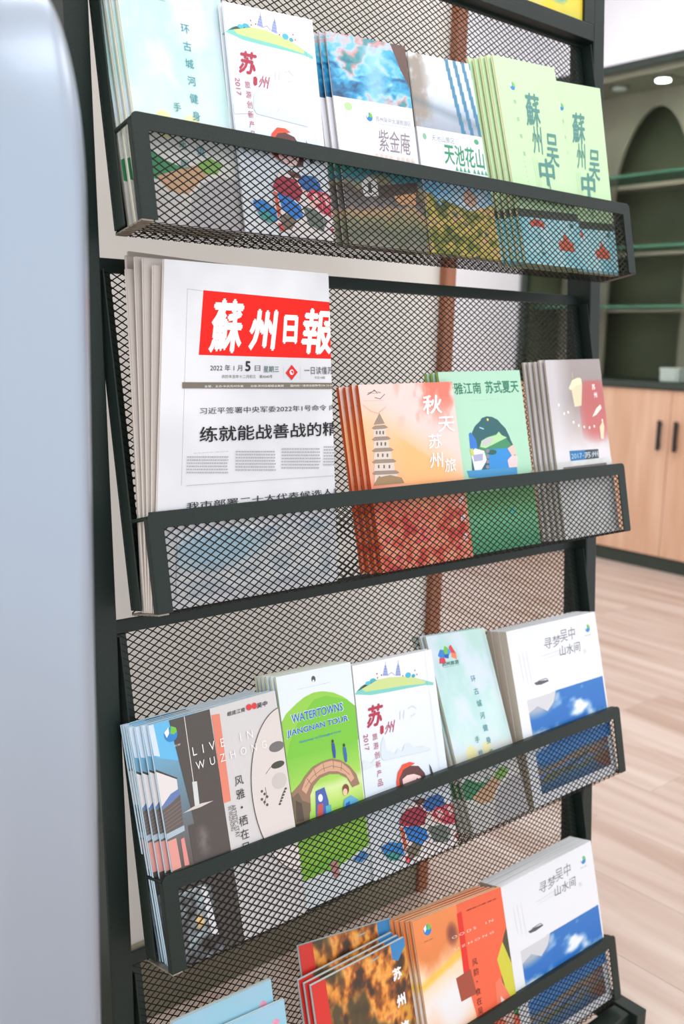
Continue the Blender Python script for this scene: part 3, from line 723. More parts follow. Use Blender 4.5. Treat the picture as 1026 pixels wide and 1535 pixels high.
# ---- newspapers ------------------------------------------------------------------
PAP = (222, 222, 226)
qn = [(.003, .002), (.2095, .002), (.2120, .3020), (.0315, .3030)]
A = Art(1, .034, .11, qn, lambda U, V: ramp(fbm(U * 2, V * 3, 11), [(.3, (208, 209, 214)), (.7, (226, 226, 230))]))
INK = (58, 58, 62)
A.line([(281, 433), (272, 728)], .35, (150, 150, 154)); A.line([(281, 433), (303, 436)], .35, (150, 150, 154))
A.poly([(305, 435), (495, 453), (497, 538), (298, 532)], (232, 40, 34))
W_ = (240, 236, 234)
A.text('蘇', (314, 526), (365, 452), W_, .035, .18); A.text('州', (374, 523), (416, 467), W_, .04, .18); A.text('日', (425, 513), (446, 475), W_, .05, .12); A.text('報', (453, 529), (498, 466), W_, .03, .18)
A.text('2022 年 1 月', (315, 556), (363, 547), INK); A.text('5', (368, 556), (375, 542), INK, .03); A.text('日', (382, 556), (390, 548), (90, 90, 94)); A.text('星期三', (395, 558), (418, 549), (70, 104, 108), .005)
A.text('农历辛丑年十二月初三　第4540号', (332, 567), (408, 562), (100, 100, 104))
A.line([(425, 549), (425, 568)], .25, (180, 190, 196)); A.line([(450, 549), (450, 568)], .25, (180, 190, 196))
A.poly([(437, 547), (446, 558), (437, 570), (428, 559)], (214, 50, 50)); A.disc((437, 558), 2.6, 2.6, (244, 220, 220)); A.disc((437.6, 558), 1.5, 1.5, (214, 50, 50)); A.disc((436.4, 559.5), 1.0, 1.0, (244, 220, 220))
A.text('一日读懂苏州', (456, 561), (506, 550), (80, 84, 88)); A.text('今日10版', (471, 568), (487, 564), (110, 110, 114))
A.poly([(273, 573), (502, 574), (502, 583), (273, 582)], (120, 114, 102))
A.text('主管、主办:中共苏州市委　　出版:苏州日报报业集团　　国内统一连续出版物号CN 32-0018　邮发', (306, 581), (516, 576), (232, 230, 226))
A.text('习近平签署中央军委2022年1号命令 向全', (299, 621), (514, 606), INK)
A.text('练就能战善战的精兵', (299, 663), (528, 631), (44, 44, 46), .012)
A.text('新华社北京1月4日电', (290, 680), (342, 676), (120, 120, 124))
random.seed(11)
def columns(x0, x1, y0, y1, rows, sk=0.):
    V = []; F = []
    for r_ in range(rows):
        y_ = y0 + (y1 - y0) * r_ / rows; x = x0 - sk * r_
        while x < x1 - 2:
            w_ = random.uniform(1.6, 3.4)
            a = A.q((x, y_ + 1.9)); b_ = A.q((min(x + w_, x1), y_))
            i = len(V); V += [(a[0], a[1]), (b_[0], a[1]), (b_[0], b_[1]), (a[0], b_[1])]; F.append((i, i + 1, i + 2, i + 3)); x += w_ + random.uniform(.5, 1.2)
    A.multi(V, F, (164, 164, 168))
columns(280, 342, 684, 712, 6, .2); columns(353, 413, 676, 708, 7, .1); columns(422, 480, 672, 705, 7, .1); columns(485, 502, 669, 700, 7, .1)
A.line([(279, 728), (501, 713)], .3, (150, 150, 154))
A.text('我市部署二十大代表候选人推荐', (279, 764), (530, 729), (52, 52, 56), .006)
A.photo(('f', .10, .03), ('f', .95, .22), lambda U, V: mix(ramp(fbm(U * 9, V * 7, 21), [(.3, (178, 190, 202)), (.55, (206, 210, 214)), (.75, (222, 222, 224))]), (160, 196, 216), np.clip(1 - ((U - .25) ** 2 + (V - .7) ** 2) * 8, 0, .8)), 40)
# fold creases: small mounds drawn as geometry come from the sheet's curl
e = edges((166, 154, 144), (226, 216, 208))
ns = stack('newspaper', 'newspaper', A, 1, .0030, .001, 0, e, 'folded white newspaper with a red masthead at the front of the second basket', '', 'folded newspapers in the second basket', pm='news')
# further newspapers behind, seen by their folded left edges and tops
def plain_news(seed, tone):
    B = Art(1, .034, .11, qn, lambda U, V: ramp(fbm(U * 3, V * 3, seed), [(.3, tuple(t - 12 for t in tone)), (.7, tone)]))
    return B
def news_text(B):
    B.text('苏州日报', ('f', .62, .965), ('f', .95, .985), (70, 68, 66), .01)
    for r_ in range(5):
        B.line([('f', .2, .975 - r_ * .012), ('f', .55, .975 - r_ * .012)], .7, (150, 146, 140))
NB = plain_news(5, (196, 184, 174)); news_text(NB)
NB2 = plain_news(8, (206, 196, 190))
spec = [(.0300, .098, -.006, -.004, NB2), (.0262, .085, -.011, .003, NB2), (.0224, .07, -.014, .006, NB2), (.0186, .055, -.019, -.003, NB2), (.0148, .04, -.013, .010, NB), (.0105, .03, 0, 0, NB), (.0062, .015, 0, 0, NB)]
for i, (db, th, dx, dy, B) in enumerate(spec):
    qq = [(max(a[0] + dx * (a[1] / .3 if j in (0, 3) else 1) + (.0 if j in (0, 3) else 0), .003), a[1] + (dy if a[1] > .1 else 0)) for j, a in enumerate(qn)]
    if i == 5: qq = [(.008, .002), (.222, .002), (.2400, .3110), (.022, .3160)]
    if i == 6: qq = [(.012, .002), (.232, .002), (.2480, .3130), (.030, .3225)]
    stack('newspaper', 'newspaper', B, 1, .0034, .001, 0, e, ['greyish folded newspaper {} behind the red masthead one'.format(w_) for w_ in ('directly', 'second', 'third', 'fourth', 'fifth', 'sixth', 'seventh')][i] if i < 6 else 'grey folded newspaper standing highest, rearmost of the second basket pile', '', 'folded newspapers in the second basket', db=db, th=th, quad=qq, pm='news')

# ---- orange autumn and green summer booklets ----------------------------------------
q = [(.268, .002), (.407, .002), (.4024, .1991), (.2624, .1967)]
def autumn(U, V):
    c = ramp(V + .25 * U - .1, [(0, (222, 92, 52)), (.28, (232, 110, 70)), (.42, (246, 168, 140)), (.6, (250, 184, 130)), (.85, (246, 200, 176)), (1.1, (240, 214, 214))])
    d = V - (.80 - .42 * np.clip(U - .1, 0, 1) ** 1.1)
    c = mix(c, (236, 206, 200), np.clip(d * 6, 0, 1) * (V > .35))
    c = mix(c, (248, 178, 110), np.clip(1 - ((U - .55) ** 2 + (V - .55) ** 2) * 9, 0, .8) * (d < 0))
    c = mix(c, (226, 120, 100), np.clip((fbm(U * 8, V * 8, 31) - .45) * 5, 0, 1) * np.clip((V - .72) * 5, 0, 1) * np.clip((U - .3) * 4, 0, 1))
    c = mix(c, (120, 160, 200), np.clip((fbm(U * 4, V * 5, 33) - .56) * 7, 0, .8) * np.clip((V - .7) * 5, 0, 1) * np.clip((U - .25) * 4, 0, 1))
    f = fbm(U * 13, V * 15, 35)
    c = mix(c, ramp(f, [(.3, (206, 50, 44)), (.45, (234, 100, 70)), (.6, (246, 170, 130)), (.75, (232, 70, 76))]), np.clip((.40 - V) * 6, 0, 1))
    return c
A = Art(1, .036, 0, q, autumn)
A.text('亼', (551, 590), (571, 584), (70, 64, 60)); A.line([(551, 592), (562, 585), (566, 590)], .7, (70, 64, 60)); A.line([(562, 596), (570, 598), (577, 591)], .7, (70, 64, 60)); A.line([(545, 601), (575, 600)], .3, (214, 150, 130))
# pagoda
PG = (150, 130, 116); PL = (214, 200, 190)
A.poly([(566, 625), (569, 619), (572, 625), (577, 635), (560, 637)], PG)
for i in range(5):
    y0 = 638 + i * 17; h_ = 17; w0 = 9.5 + i * 2.0
    cx = 569.5 + i * 2.2
    A.poly([(cx - w0, y0 + h_), (cx - w0 + 1.2, y0 + 3), (cx + w0 - 1.2, y0 + 2), (cx + w0, y0 + h_ - 1)], PL)
    A.poly([(cx - w0 - 3, y0 + 4), (cx - w0 + 2, y0), (cx + w0 - 2, y0 - 1), (cx + w0 + 3, y0 + 2.5), (cx + w0 - 1, y0 + 4.5), (cx - w0 + 1, y0 + 6)], PG)
    for u_ in (-.62, -.1, .42): A.poly([(cx + u_ * w0, y0 + 13), (cx + u_ * w0, y0 + 8), (cx + u_ * w0 + 2.4, y0 + 8), (cx + u_ * w0 + 2.4, y0 + 13)], (110, 88, 80))
A.poly([(560, 728), (566, 716), (585, 712), (602, 716), (606, 724)], (156, 124, 84))
A.text('秋', (635, 621), (660, 592), (248, 244, 246), .02, .1); A.text('天', (657, 648), (679, 624), (248, 244, 246), .015, .1); A.text('苏', (643, 673), (661, 650), (248, 244, 246), .01, .1); A.text('州', (645, 702), (663, 678), (248, 244, 246), .01, .1); A.text('旅', (667, 708), (682, 686), (248, 244, 246), .01, .1)
A.vtext('游精选', ('f', .93, .33), ('f', .93, .12), 8, (248, 244, 246), .01)
A.line([(543, 607), (555, 616), (566, 620), (578, 610)], .3, (190, 120, 100))
e = edges((236, 116, 44), (214, 84, 30))
stack('booklet', 'booklet', A, 4, .0042, .0022, .0032, e, 'orange autumn booklet with a grey pagoda, front of its fan in the second basket', 'orange pagoda booklet {} from the front of its fan', 'orange booklets in the second basket')

q = [(.398, .003), (.5365, .003), (.5294, .2132), (.3885, .2110)]
A = Art(1, .029, 0, q, lambda U, V: np.where((V < .38 - .05 * np.sin(U * 4))[..., None], ramp(V * 2.4 + .2 * fbm(U * 3, V * 9, 3), [(0, (60, 150, 106)), (.5, (110, 190, 140)), (.8, (96, 160, 90)), (1, (130, 190, 150))]), ramp(V, [(.3, (172, 220, 190)), (1, (176, 218, 194))])))
TG = (30, 120, 92)
A.text('清雅江南', (668, 592), (720, 573), TG, .02); A.text('苏式夏天', (729, 590), (776, 570), TG, .02); A.text('轻 漫 游 苏 州 夏 日 指 南', (704, 601), (750, 597), (206, 232, 216))
A.poly([(706, 664), (708, 648), (712, 639), (720, 631), (722, 627), (730, 624), (738, 625), (746, 629), (752, 636), (758, 642), (763, 652), (766, 660), (772, 672), (774, 702), (708, 706)], (28, 92, 98))
A.poly([(718, 672), (722, 660), (732, 655), (745, 650), (758, 656), (766, 666), (770, 684), (720, 690)], (56, 140, 96))
A.poly([(720, 670), (722, 661), (730, 656), (744, 652), (748, 647), (752, 652), (760, 656), (754, 659), (740, 666), (728, 672)], (176, 220, 160)); A.poly([(722, 668), (724, 660), (732, 656), (740, 657), (736, 664), (728, 668)], (196, 196, 200))
A.poly([(732, 674), (768, 671), (774, 702), (734, 704)], (34, 140, 214)); A.disc((738, 678), 8, 3, (30, 90, 80))
A.poly([(703, 650), (706, 648), (714, 660), (716, 672), (712, 678), (705, 672)], (40, 120, 206)); A.poly([(706, 680), (712, 672), (726, 676), (730, 690), (722, 704), (712, 706)], (230, 232, 240)); A.poly([(709, 682), (724, 680), (724, 690), (711, 692)], (170, 170, 206))
A.poly([(761, 672), (770, 666), (774, 680), (768, 684)], (236, 196, 186)); A.poly([(761, 690), (768, 682), (776, 684), (776, 700), (764, 704)], (240, 206, 206)); A.poly([(704, 674), (709, 672), (711, 682), (707, 684)], (196, 206, 100))
for i in range(4): A.disc((731, 676 + i * 8), 3, 2.2, (140, 130, 160))
A.disc((731, 629), 1.6, 1.6, (240, 220, 120)); A.line([(719, 641), (725, 643)], 1.5, (160, 210, 230))
A.line([(757, 705), (757, 745)], .7, (40, 110, 70)); A.poly([(700, 706), (775, 700), (776, 712), (745, 718), (704, 716)], (60, 150, 206)); A.disc((768, 766), 4, 4, (60, 180, 170))
e = edges((90, 140, 40), (170, 200, 110))
stack('booklet', 'booklet', A, 3, .0040, .0020, .0030, e, 'mint green summer booklet with a dark arched picture beside the orange ones', 'mint green booklet {} from the front behind the orange ones', 'mint booklets in the second basket')

# grey leaflet with a tower at night
q = [(.577, .002), (.692, .002), (.6871, .2271), (.5735, .2246)]
def night(U, V):
    c = ramp(V + .05 * fbm(U * 4, V * 4, 2), [(0, (206, 208, 212)), (.3, (226, 226, 232)), (.5, (224, 218, 222)), (.62, (190, 176, 174)), (.8, (150, 138, 136)), (1, (160, 150, 148))])
    c = mix(c, (218, 216, 222), np.clip((.45 - U) * 2.2, 0, .7) * (V > .4))
    return mix(c, (196, 88, 88), np.clip(1.2 - ((U - .80) / .34) ** 2 - ((V - .72) / .2) ** 4, 0, 1) * (U > .52) * (V < .885) * .8)
A = Art(1, .034, 0, q, night)
A.poly([(857, 584), (858, 570), (866, 566), (872, 568), (873, 580), (872, 608), (862, 610)], (220, 210, 176)); A.poly([(853, 582), (858, 570), (870, 566), (873, 576), (864, 578), (856, 585)], (236, 226, 190)); A.line([(859, 567), (858, 558)], .8, (206, 200, 120))
A.vtext('苏州', (890, 580), (893, 592), 7, (246, 236, 236), .03)
for p_ in ((838, 607), (846, 620), (852, 618), (860, 633), (868, 638), (876, 640), (884, 641), (891, 639), (903, 630)): A.disc(p_, 1.6, 1.8, (250, 244, 236))
A.poly([(888, 625), (894, 612), (900, 606), (902, 612), (894, 622)], (230, 222, 214)); A.poly([(899, 640), (904, 630), (906, 640), (905, 658), (901, 658)], (240, 214, 180))
A.poly([(854, 676), (897, 673), (898, 687), (856, 691)], (44, 62, 76)); A.poly([(854, 676), (877, 674.4), (878, 688.8), (856, 691)], (24, 110, 170))
A.text('2017', (857, 688), (872, 679), (170, 214, 236), .0); A.text('·苏州', (874, 687), (896, 676), (206, 214, 220), .01)
A.text('工业旅游指南', (858, 705), (902, 697), (150, 150, 156))
A.photo(('f', .0, 0), ('f', 1, .43), lambda U, V: ramp(fbm(U * 9, V * 9, 7), [(.3, (206, 206, 204)), (.7, (224, 224, 224))]), 20)
A.poly([('f', .1, .40), ('f', .9, .40), ('f', .9, .37), ('f', .1, .37)], (120, 112, 108))
e = edges((150, 132, 96), (206, 192, 176))
stack('leaflet', 'leaflet', A, 5, .0022, .0030, .0040, e, 'front grey leaflet with a lit tower and red patch, right end of second basket', 'grey tower leaflet {} from the front of its stack', 'grey leaflets in the second basket')

# ---- third basket -------------------------------------------------------------------
q = [(.018, .002), (.156, .002), (.1459, .2262), (.0053, .2240)]
A = ART_LIV = Art(2, .0425, 0, q, (206, 202, 202))
A.photo(('f', 0, 0), ('f', .34, 1), lambda U, V: ramp(V, [(0, (70, 60, 56)), (.12, (110, 100, 96)), (.2, (60, 50, 46)), (.45, (96, 84, 80)), (1, (110, 186, 228))]), 10)
A.poly([(222, 1088), (258, 1079), (268, 1140), (235, 1136)], (96, 180, 226)); A.poly([(222, 1088), (230, 1086), (240, 1134), (231, 1133)], (206, 220, 236))
A.poly([(231, 1158), (230, 1157), (265, 1169), (266, 1166), (232, 1153)], (60, 50, 46))
A.poly([(231, 1156), (265, 1168), (267, 1184), (241, 1214)], (222, 214, 214)); A.poly([(240, 1213), (256, 1190), (268, 1182), (269, 1192), (250, 1208)], (96, 120, 176))
A.poly([(240, 1218), (258, 1203), (270, 1191), (275, 1236), (247, 1252)], (96, 84, 80))
for i in range(6): A.line([(243 + i * 1.0, 1222 + i * 5), (271 + i * .6, 1200 + i * 6)], .4, (134, 120, 114))
A.poly([(246, 1252), (276, 1237), (277, 1245), (248, 1260)], (170, 186, 196))
A.poly([(250, 1262), (264, 1256), (272, 1300), (258, 1306)], (220, 150, 140)); A.poly([(271, 1258), (276, 1255), (284, 1296), (277, 1298)], (220, 140, 134))
A.photo(('f', 0, 0), ('f', .33, .30), lambda U, V: mix(ramp(fbm(U * 4, V * 6, 15), [(.3, (46, 40, 38)), (.55, (100, 104, 108)), (.75, (170, 186, 190))]), (255, 200, 120), np.clip(1 - ((U - .42) ** 2 + (V - .52) ** 2) * 70, 0, 1)), 40)
A.poly([(253, 1080), (314, 1063), (376, 1470), ('f', .30, 0)], (74, 66, 62))
A.photo((292, 1300), (318, 1225), lambda U, V: mix(np.zeros(U.shape + (3,)) + (74, 66, 62), (150, 138, 138), np.clip(fbm(U * 3, V * 4, 6) * 1.6 * (1 - np.abs(U - .5) * 2) * np.sin(V * 3.1) - .2, 0, 1)), 24)
A.line([(276, 1074), (290, 1172)], .7, (224, 216, 206)); A.poly([(288, 1172), (295, 1171), (299, 1206), (292, 1208)], (206, 212, 210)); A.poly([(274, 1219), (290, 1209), (302, 1204), (320, 1200), (300, 1210)], (206, 198, 194))
A.poly([(300, 1328), (310, 1330), (328, 1400), (318, 1402)], (224, 222, 226))
A.poly([(317, 1072), (329, 1070), (346, 1200), (335, 1204)], (222, 128, 104))
logo(A, (256, 1101), 6.6); A.text('旅游', (260, 1120), (270, 1114), (210, 206, 200))
A.text('眼底江南', (341, 1074), (367, 1060), DK, .01, .15); A.text('吴中', (385, 1062), (400, 1050), DK, .02, .15); A.disc((373, 1060), 3.2, 3.0, (214, 50, 50)); A.disc((381, 1058), 3.0, 3.0, (214, 50, 50))
A.vtext('风雅·栖在吴中', (358, 1170), (371, 1290), 9.5, (36, 34, 34), .0)
A.text('ARTISTIC-STAY', (353.5, 1256), (352.5, 1205), (100, 96, 96), 0, 0, 90); A.text('IN WUZHONG', (346.5, 1246), (346.5, 1208), (100, 96, 96), 0, 0, 90)
# round window with branches
c0 = A.q((441, 1180)); R1 = .050; RY = .082
pts = [(c0[0] + R1 / A.w * math.cos(t), c0[1] + RY / A.h * math.sin(t)) for t in np.linspace(math.pi * .5, math.pi * 1.5, 40)]
A.poly(pts, (214, 204, 200), True)
A.line([('f', x_, y_) for x_, y_ in pts], .7, (50, 44, 42))
for p_, a, b_, c in (((414, 1119), 9, 5, (110, 106, 104)), ((416, 1146), 8, 3.4, (62, 60, 54)), ((418, 1170), 9, 8, (196, 188, 184))): A.disc(p_, a, b_, c)
A.line([(398, 1160), (405, 1150), (412, 1145)], .5, (60, 64, 50)); A.line([(396, 1206), (399, 1190), (397, 1180)], .6, (70, 76, 50)); A.line([(418, 1206), (423, 1190), (428, 1180)], .7, (60, 66, 46))
for i in range(6): A.disc((419 + i * 1.7, 1205 - i * 4.6), 1.6, 1.0, (70, 76, 50)); A.disc((392 + (i % 3) * 4, 1186 + i * 4), 1.4, 1.4, (86, 78, 60))
A.text('L  I  V  E      I  N', (289, 1133), (377, 1093), (236, 232, 230)); A.text('W  U  Z  H  O  N  G', (294, 1154), (398, 1109), (236, 232, 230))
e = edges((120, 176, 214), (206, 226, 236))
stack('booklet', 'booklet', A, 7, .0030, .0016, .0040, e, 'front grey and black booklet with a hanging lamp, leftmost fan in third basket', 'hanging lamp booklet {} from the front of its fan', 'hanging lamp booklets in the third basket', fmax=3)

q = [(.158, .002), (.2475, .002), (.2486, .2347), (.1513, .2380)]
A = Art(2, .0385, 0, q, (222, 230, 236))
def meadow(U, V):
    c = ramp(V + .1 * fbm(U * 2, V * 5, 4), [(0, (134, 196, 60)), (.45, (150, 206, 70)), (.6, (190, 220, 120)), (.68, (206, 226, 160)), (.76, (160, 208, 84)), (1.1, (110, 190, 50))]); return c
A.poly([(421, 1085), (429, 1070), (443, 1056), (456, 1045), (470, 1038), (484, 1036), (500, 1038), (514, 1044), (522, 1049), (541, 1190), ('f', 1, .17), ('f', .6, .13), ('f', .0, .12)], (142, 200, 66))
A.photo(('f', .01, .16), ('f', .99, .66), meadow, 10, 40)
A.poly([('f', 0, .645), ('f', 1, .645), ('f', 1, .80), ('f', .9, .835), ('f', .62, .875), ('f', .45, .87), ('f', .22, .8), ('f', .06, .71)], (116, 192, 50))
A.disc((470, 1018), 2.6, 3.4, (70, 76, 82)); A.disc((470, 1021), 1.2, 1.6, (222, 230, 236)); A.text('Suzhou Municipal Tourism Bureau', (446, 1033), (496, 1023), (130, 140, 150))
for col, bd, g in (((226, 240, 248), .045, .5), ((20, 96, 190), .015, 0)):
    A.text('WATERTOWNS', (438 - g, 1084 + g), (513 + g, 1053 - g), col, bd); A.text('JIANGNAN TOUR', (431 - g, 1107 + g), (521 + g, 1072 - g), col, bd)
A.text('Gateway of Shanghai tour', (449, 1115), (511, 1094), (60, 140, 200), .01)
BR = (206, 160, 130); BD = (150, 112, 92)
A.poly([(439, 1228), (436, 1190), (450, 1175), (456, 1165), (468, 1150), (482, 1142), (497, 1137), (510, 1139), (524, 1148), (534, 1160), (539, 1175), (528, 1180), (520, 1166), (508, 1160), (494, 1160), (480, 1166), (470, 1178), (465, 1192), (466, 1215), (456, 1236)], BD)
A.poly([(452, 1184), (458, 1168), (470, 1153), (483, 1144), (497, 1140), (512, 1143), (524, 1153), (531, 1166), (526, 1172), (518, 1161), (506, 1156), (493, 1156), (478, 1162), (466, 1174), (459, 1190)], BR)
A.line([(457, 1180), (468, 1164), (482, 1153), (497, 1148), (512, 1151), (524, 1161)], .5, (120, 84, 70))
for a, b_ in (((470, 1152), (474, 1164)), ((484, 1144), (486, 1156)), ((499, 1139), (500, 1152)), ((512, 1143), (511, 1155)), ((460, 1167), (466, 1175))): A.line([a, b_], .6, (120, 84, 70))
A.poly([(437, 1196), (447, 1188), (453, 1200), (465, 1204), (464, 1228), (455, 1238), (440, 1238)], (110, 92, 70)); A.poly([(443, 1200), (452, 1204), (456, 1230), (444, 1232)], (76, 62, 48))
for x_, y_, c in ((498, 1112), (40, 70, 160)) and (((499, 1122), 0, (40, 70, 160)), ((516, 1128), 0, (40, 96, 170))):
    p_ = x_; A.poly([(p_[0] - 2, p_[1] - 8), (p_[0] + 2, p_[1] - 8), (p_[0] + 4, p_[1] + 4), (p_[0] + 4, p_[1] + 14), (p_[0] + 1, p_[1] + 14), (p_[0] - 1, p_[1] + 3)], c); A.disc((p_[0] - .5, p_[1] - 11), 1.4, 1.8, (60, 40, 36))
A.poly([(473, 1186), (486, 1180), (492, 1200), (494, 1226), (474, 1232)], (60, 90, 170)); A.poly([(476, 1206), (484, 1204), (484, 1230), (475, 1232)], (190, 80, 70)); A.disc((480, 1196), 3, 4, (226, 226, 234)); A.poly([(488, 1208), (496, 1206), (497, 1226), (489, 1228)], (80, 170, 190))
A.disc((518, 1183), 4.4, 5.5, (120, 60, 40)); A.disc((517, 1187), 3, 3.6, (238, 190, 160)); A.poly([(513, 1218), (516, 1198), (526, 1192), (536, 1198), (538, 1206), (524, 1212)], (90, 170, 206)); A.poly([(518, 1204), (524, 1200), (525, 1214), (518, 1216)], (40, 100, 190)); A.poly([(514, 1214), (526, 1208), (536, 1206), (540, 1212), (520, 1222)], (180, 110, 90))
A.poly([('f', .05, .15), ('f', .4, .18), ('f', .6, .17), ('f', .5, .10), ('f', .45, .085), ('f', .4, .12)], (120, 190, 60)); A.poly([('f', .38, .15), ('f', .5, .16), ('f', .52, .085), ('f', .44, .08)], (190, 130, 130))
A.poly([('f', .72, .13), ('f', .9, .15), ('f', .96, .12), ('f', .85, .10)], (60, 130, 200))
e = edges((206, 202, 110), (238, 240, 220))
stack('leaflet', 'leaflet', A, 6, .0026, .0030, .0016, e, 'front green and white leaflet with a stone arch bridge, third basket', 'stone bridge leaflet {} from the front of its stack', 'stone bridge leaflets in the third basket', fmax=3)

# white books with a blue sky picture
qb = [(.5145, .002), (.689, .002), (.6875, .2185), (.506, .2222)]
A = ART_BLU = Art(2, .040, -.04, qb, (228, 230, 236))
def sky(U, V):
    n = fbm(U * 3.2, V * 3.2, 14); c = ramp(V, [(0, (60, 130, 200)), (.6, (24, 106, 190)), (1, (34, 112, 190))])
    c = mix(c, (232, 236, 244), np.clip((n - .47 - V * .12) * 7, 0, 1)); return mix(c, (178, 180, 190), np.clip(1.2 - ((U - .1) / .28) ** 2 - ((V - .92) / .25) ** 2, 0, .9))
A.photo(('f', .10, .235), ('f', .985, .60), sky, 60, 40)
A.poly([('f', .10, .60), ('f', .42, .60), ('f', .38, .54), ('f', .3, .50), ('f', .2, .545), ('f', .10, .52)], (206, 206, 212))
A.poly([('f', .38, .62), ('f', .10, .62), ('f', .10, .595), ('f', .38, .595)], (228, 230, 236))
def town(U, V):
    f = fbm(U * 7, V * 6, 22); c = ramp(V + .4 * (f - .5), [(0, (50, 90, 130)), (.3, (70, 110, 150)), (.45, (110, 110, 70)), (.6, (90, 130, 190)), (.75, (150, 120, 90)), (1, (40, 120, 190))])
    return mix(c, (120, 74, 58), np.clip((U - .72) * 6, 0, 1) * np.clip((f - .3) * 3, 0, 1))
A.photo(('f', .10, .055), ('f', .94, .235), town, 50, 30)
A.poly([('f', .40, .145), ('f', .5, .17), ('f', .7, .20), ('f', .7, .185), ('f', .5, .15), ('f', .4, .125)], (60, 80, 90))
logo(A, (881, 942), 5.0); A.text('旅游', (877, 954), (886, 950), (150, 156, 160))
A.text('寻梦', (817, 974), (840, 951), (120, 120, 126), .0, .15); A.text('吴中', (841, 963), (861, 939), (130, 130, 136), .0, .1); A.text('山水间', (840, 984), (869, 961), (90, 92, 96), .0, .1); A.vtext('韵', (877, 976), (877, 978), 6, (206, 208, 214)); A.line([(812, 984), (838, 975)], .4, (186, 188, 194)); A.line([(815, 988), (842, 979)], .3, (196, 198, 204))
A.poly([(801, 1024), (808, 1021), (822, 1019), (823, 1021), (812, 1026), (804, 1027)], (80, 84, 90)); A.line([(807, 1021), (818, 1017), (821, 1018)], .9, (110, 112, 116))
for i in range(3): A.line([('f', .09 + i * .04, .86), ('f', .10 + i * .04, .70 - i * .02)], .4, (206, 208, 212))
e = edges((206, 212, 218), (244, 246, 248))
class Spine:                                            # square spine wrapped round the left side
    def __init__(s, c): s.mat = flat_mat('spine_card', c, .5)
    def __call__(s, quad, t):
        o = np.array(quad[0]); P = np.array(quad[3]) - o
        return MB().prism([(-.0003, 0, .00005), (P[0] - .0003, P[1], .00005), (P[0] - .0003, P[1], -t - .0003), (-.0003, 0, -t - .0003)], (.0002, 0, 0))
sp = Spine((196, 184, 168))
def spine_text(root, q, t):
    pass
stack('book', 'book', A, 3, .0110, .0006, .0008, e, 'front white softcover book with a blue sky picture, right end of third basket', 'white blue-sky book {} from the front in the third basket', 'white books in the third basket', spine=sp, jit=.0005)
q = [(.502, .002), (.689, .002), (.6774, .2257), (.4892, .2249)]
stack('book', 'book', A, 3, .0110, .0006, .0006, e, 'front white softcover book with a blue sky picture, right end of bottom basket', 'white blue-sky book {} from the front in the bottom basket', 'white books in the bottom basket', k=3, db=.039, th=0, quad=q, spine=sp, jit=.0005)

# ---- bottom basket -----------------------------------------------------------------
q = [(.348, .002), (.500, .002), (.4871, .2265), (.3345, .2380)]
def food(U, V):
    f = fbm(U * 4, V * 7, 41); c = ramp(V + .15 * (f - .5), [(0, (200, 70, 40)), (.2, (226, 110, 70)), (.4, (240, 190, 150)), (.55, (236, 226, 222)), (.7, (244, 214, 180)), (.82, (226, 130, 70)), (1, (236, 140, 80))])
    c = mix(c, (240, 190, 60), np.clip(1 - np.abs(V - .66 - .1 * U) * 30, 0, .9)); c = mix(c, (120, 60, 50), np.clip(1 - ((U - .75) ** 2 + (V - .86) ** 2 * 4) * 50, 0, .9))
    return mix(c, (230, 232, 238), np.clip(1 - ((U - .6) / .5) ** 2 - ((V - .5) / .16) ** 2, 0, .8))
A = Art(3, .0405, 0, q, (236, 98, 62))
A.photo(('f', 0, 0), ('f', .52, 1), food, 40, 60)
A.photo(('f', .30, 0), ('f', .62, .30), lambda U, V: ramp(fbm(U * 12, V * 12, 44), [(.3, (150, 40, 30)), (.5, (200, 70, 50)), (.62, (236, 200, 180)), (.8, (250, 230, 210))]), 36)
A.poly([(684, 1356), (752, 1330), ('f', 1, 0), ('f', .62, 0), (700, 1470)], (236, 98, 62)); A.poly([(685, 1370), (692, 1366), (706, 1466), (697, 1474)], (224, 40, 30)); A.poly([('f', .36, .63), ('f', .53, .64), ('f', .56, .50), ('f', .38, .50)], (160, 70, 50))
c0 = A.q((792, 1446)); pts = [(c0[0] + .050 / A.w * math.cos(t), c0[1] + .074 / A.h * math.sin(t)) for t in np.linspace(math.pi * .5, math.pi * 1.5, 40)]
A.poly(pts, (70, 70, 44), True); A.line([('f', a, b_) for a, b_ in pts], .6, (60, 30, 20))
A.poly([('f', .84, .62), ('f', .93, .70), ('f', 1, .56), ('f', 1, .30), ('f', .9, .4)], (206, 200, 60)); A.poly([('f', .78, .50), ('f', .84, .52), ('f', .95, .36), ('f', .98, .22), ('f', .84, .16), ('f', .76, .34)], (236, 120, 90)); A.poly([('f', .82, .42), ('f', .95, .30), ('f', .9, .2), ('f', .8, .3)], (244, 206, 196)); A.poly([('f', .94, .34), ('f', 1, .36), ('f', 1, .28), ('f', .95, .27)], (50, 150, 60))
logo(A, (641, 1394), 6.2); A.text('旅游', (636, 1413), (649, 1406), (110, 90, 80))
A.text('O O D S     I N', (678, 1408), (739, 1377), (250, 214, 200)); A.text('U Z H O N G', (682, 1425), (740, 1395), (250, 214, 200)); A.text('眼底江南·吴中', (700, 1366), (744, 1346), (90, 40, 30), .01, .15)
A.vtext('风韵·食在吴中', (712, 1442), (722, 1530), 9, (90, 40, 24))
e = edges((206, 96, 50), (244, 210, 170))
stack('booklet', 'booklet', A, 6, .0030, .0022, .0036, e, 'orange red food booklet, front of its fan in the bottom basket', 'orange food booklet {} from the front of its fan', 'food booklets in the bottom basket', fmax=4)

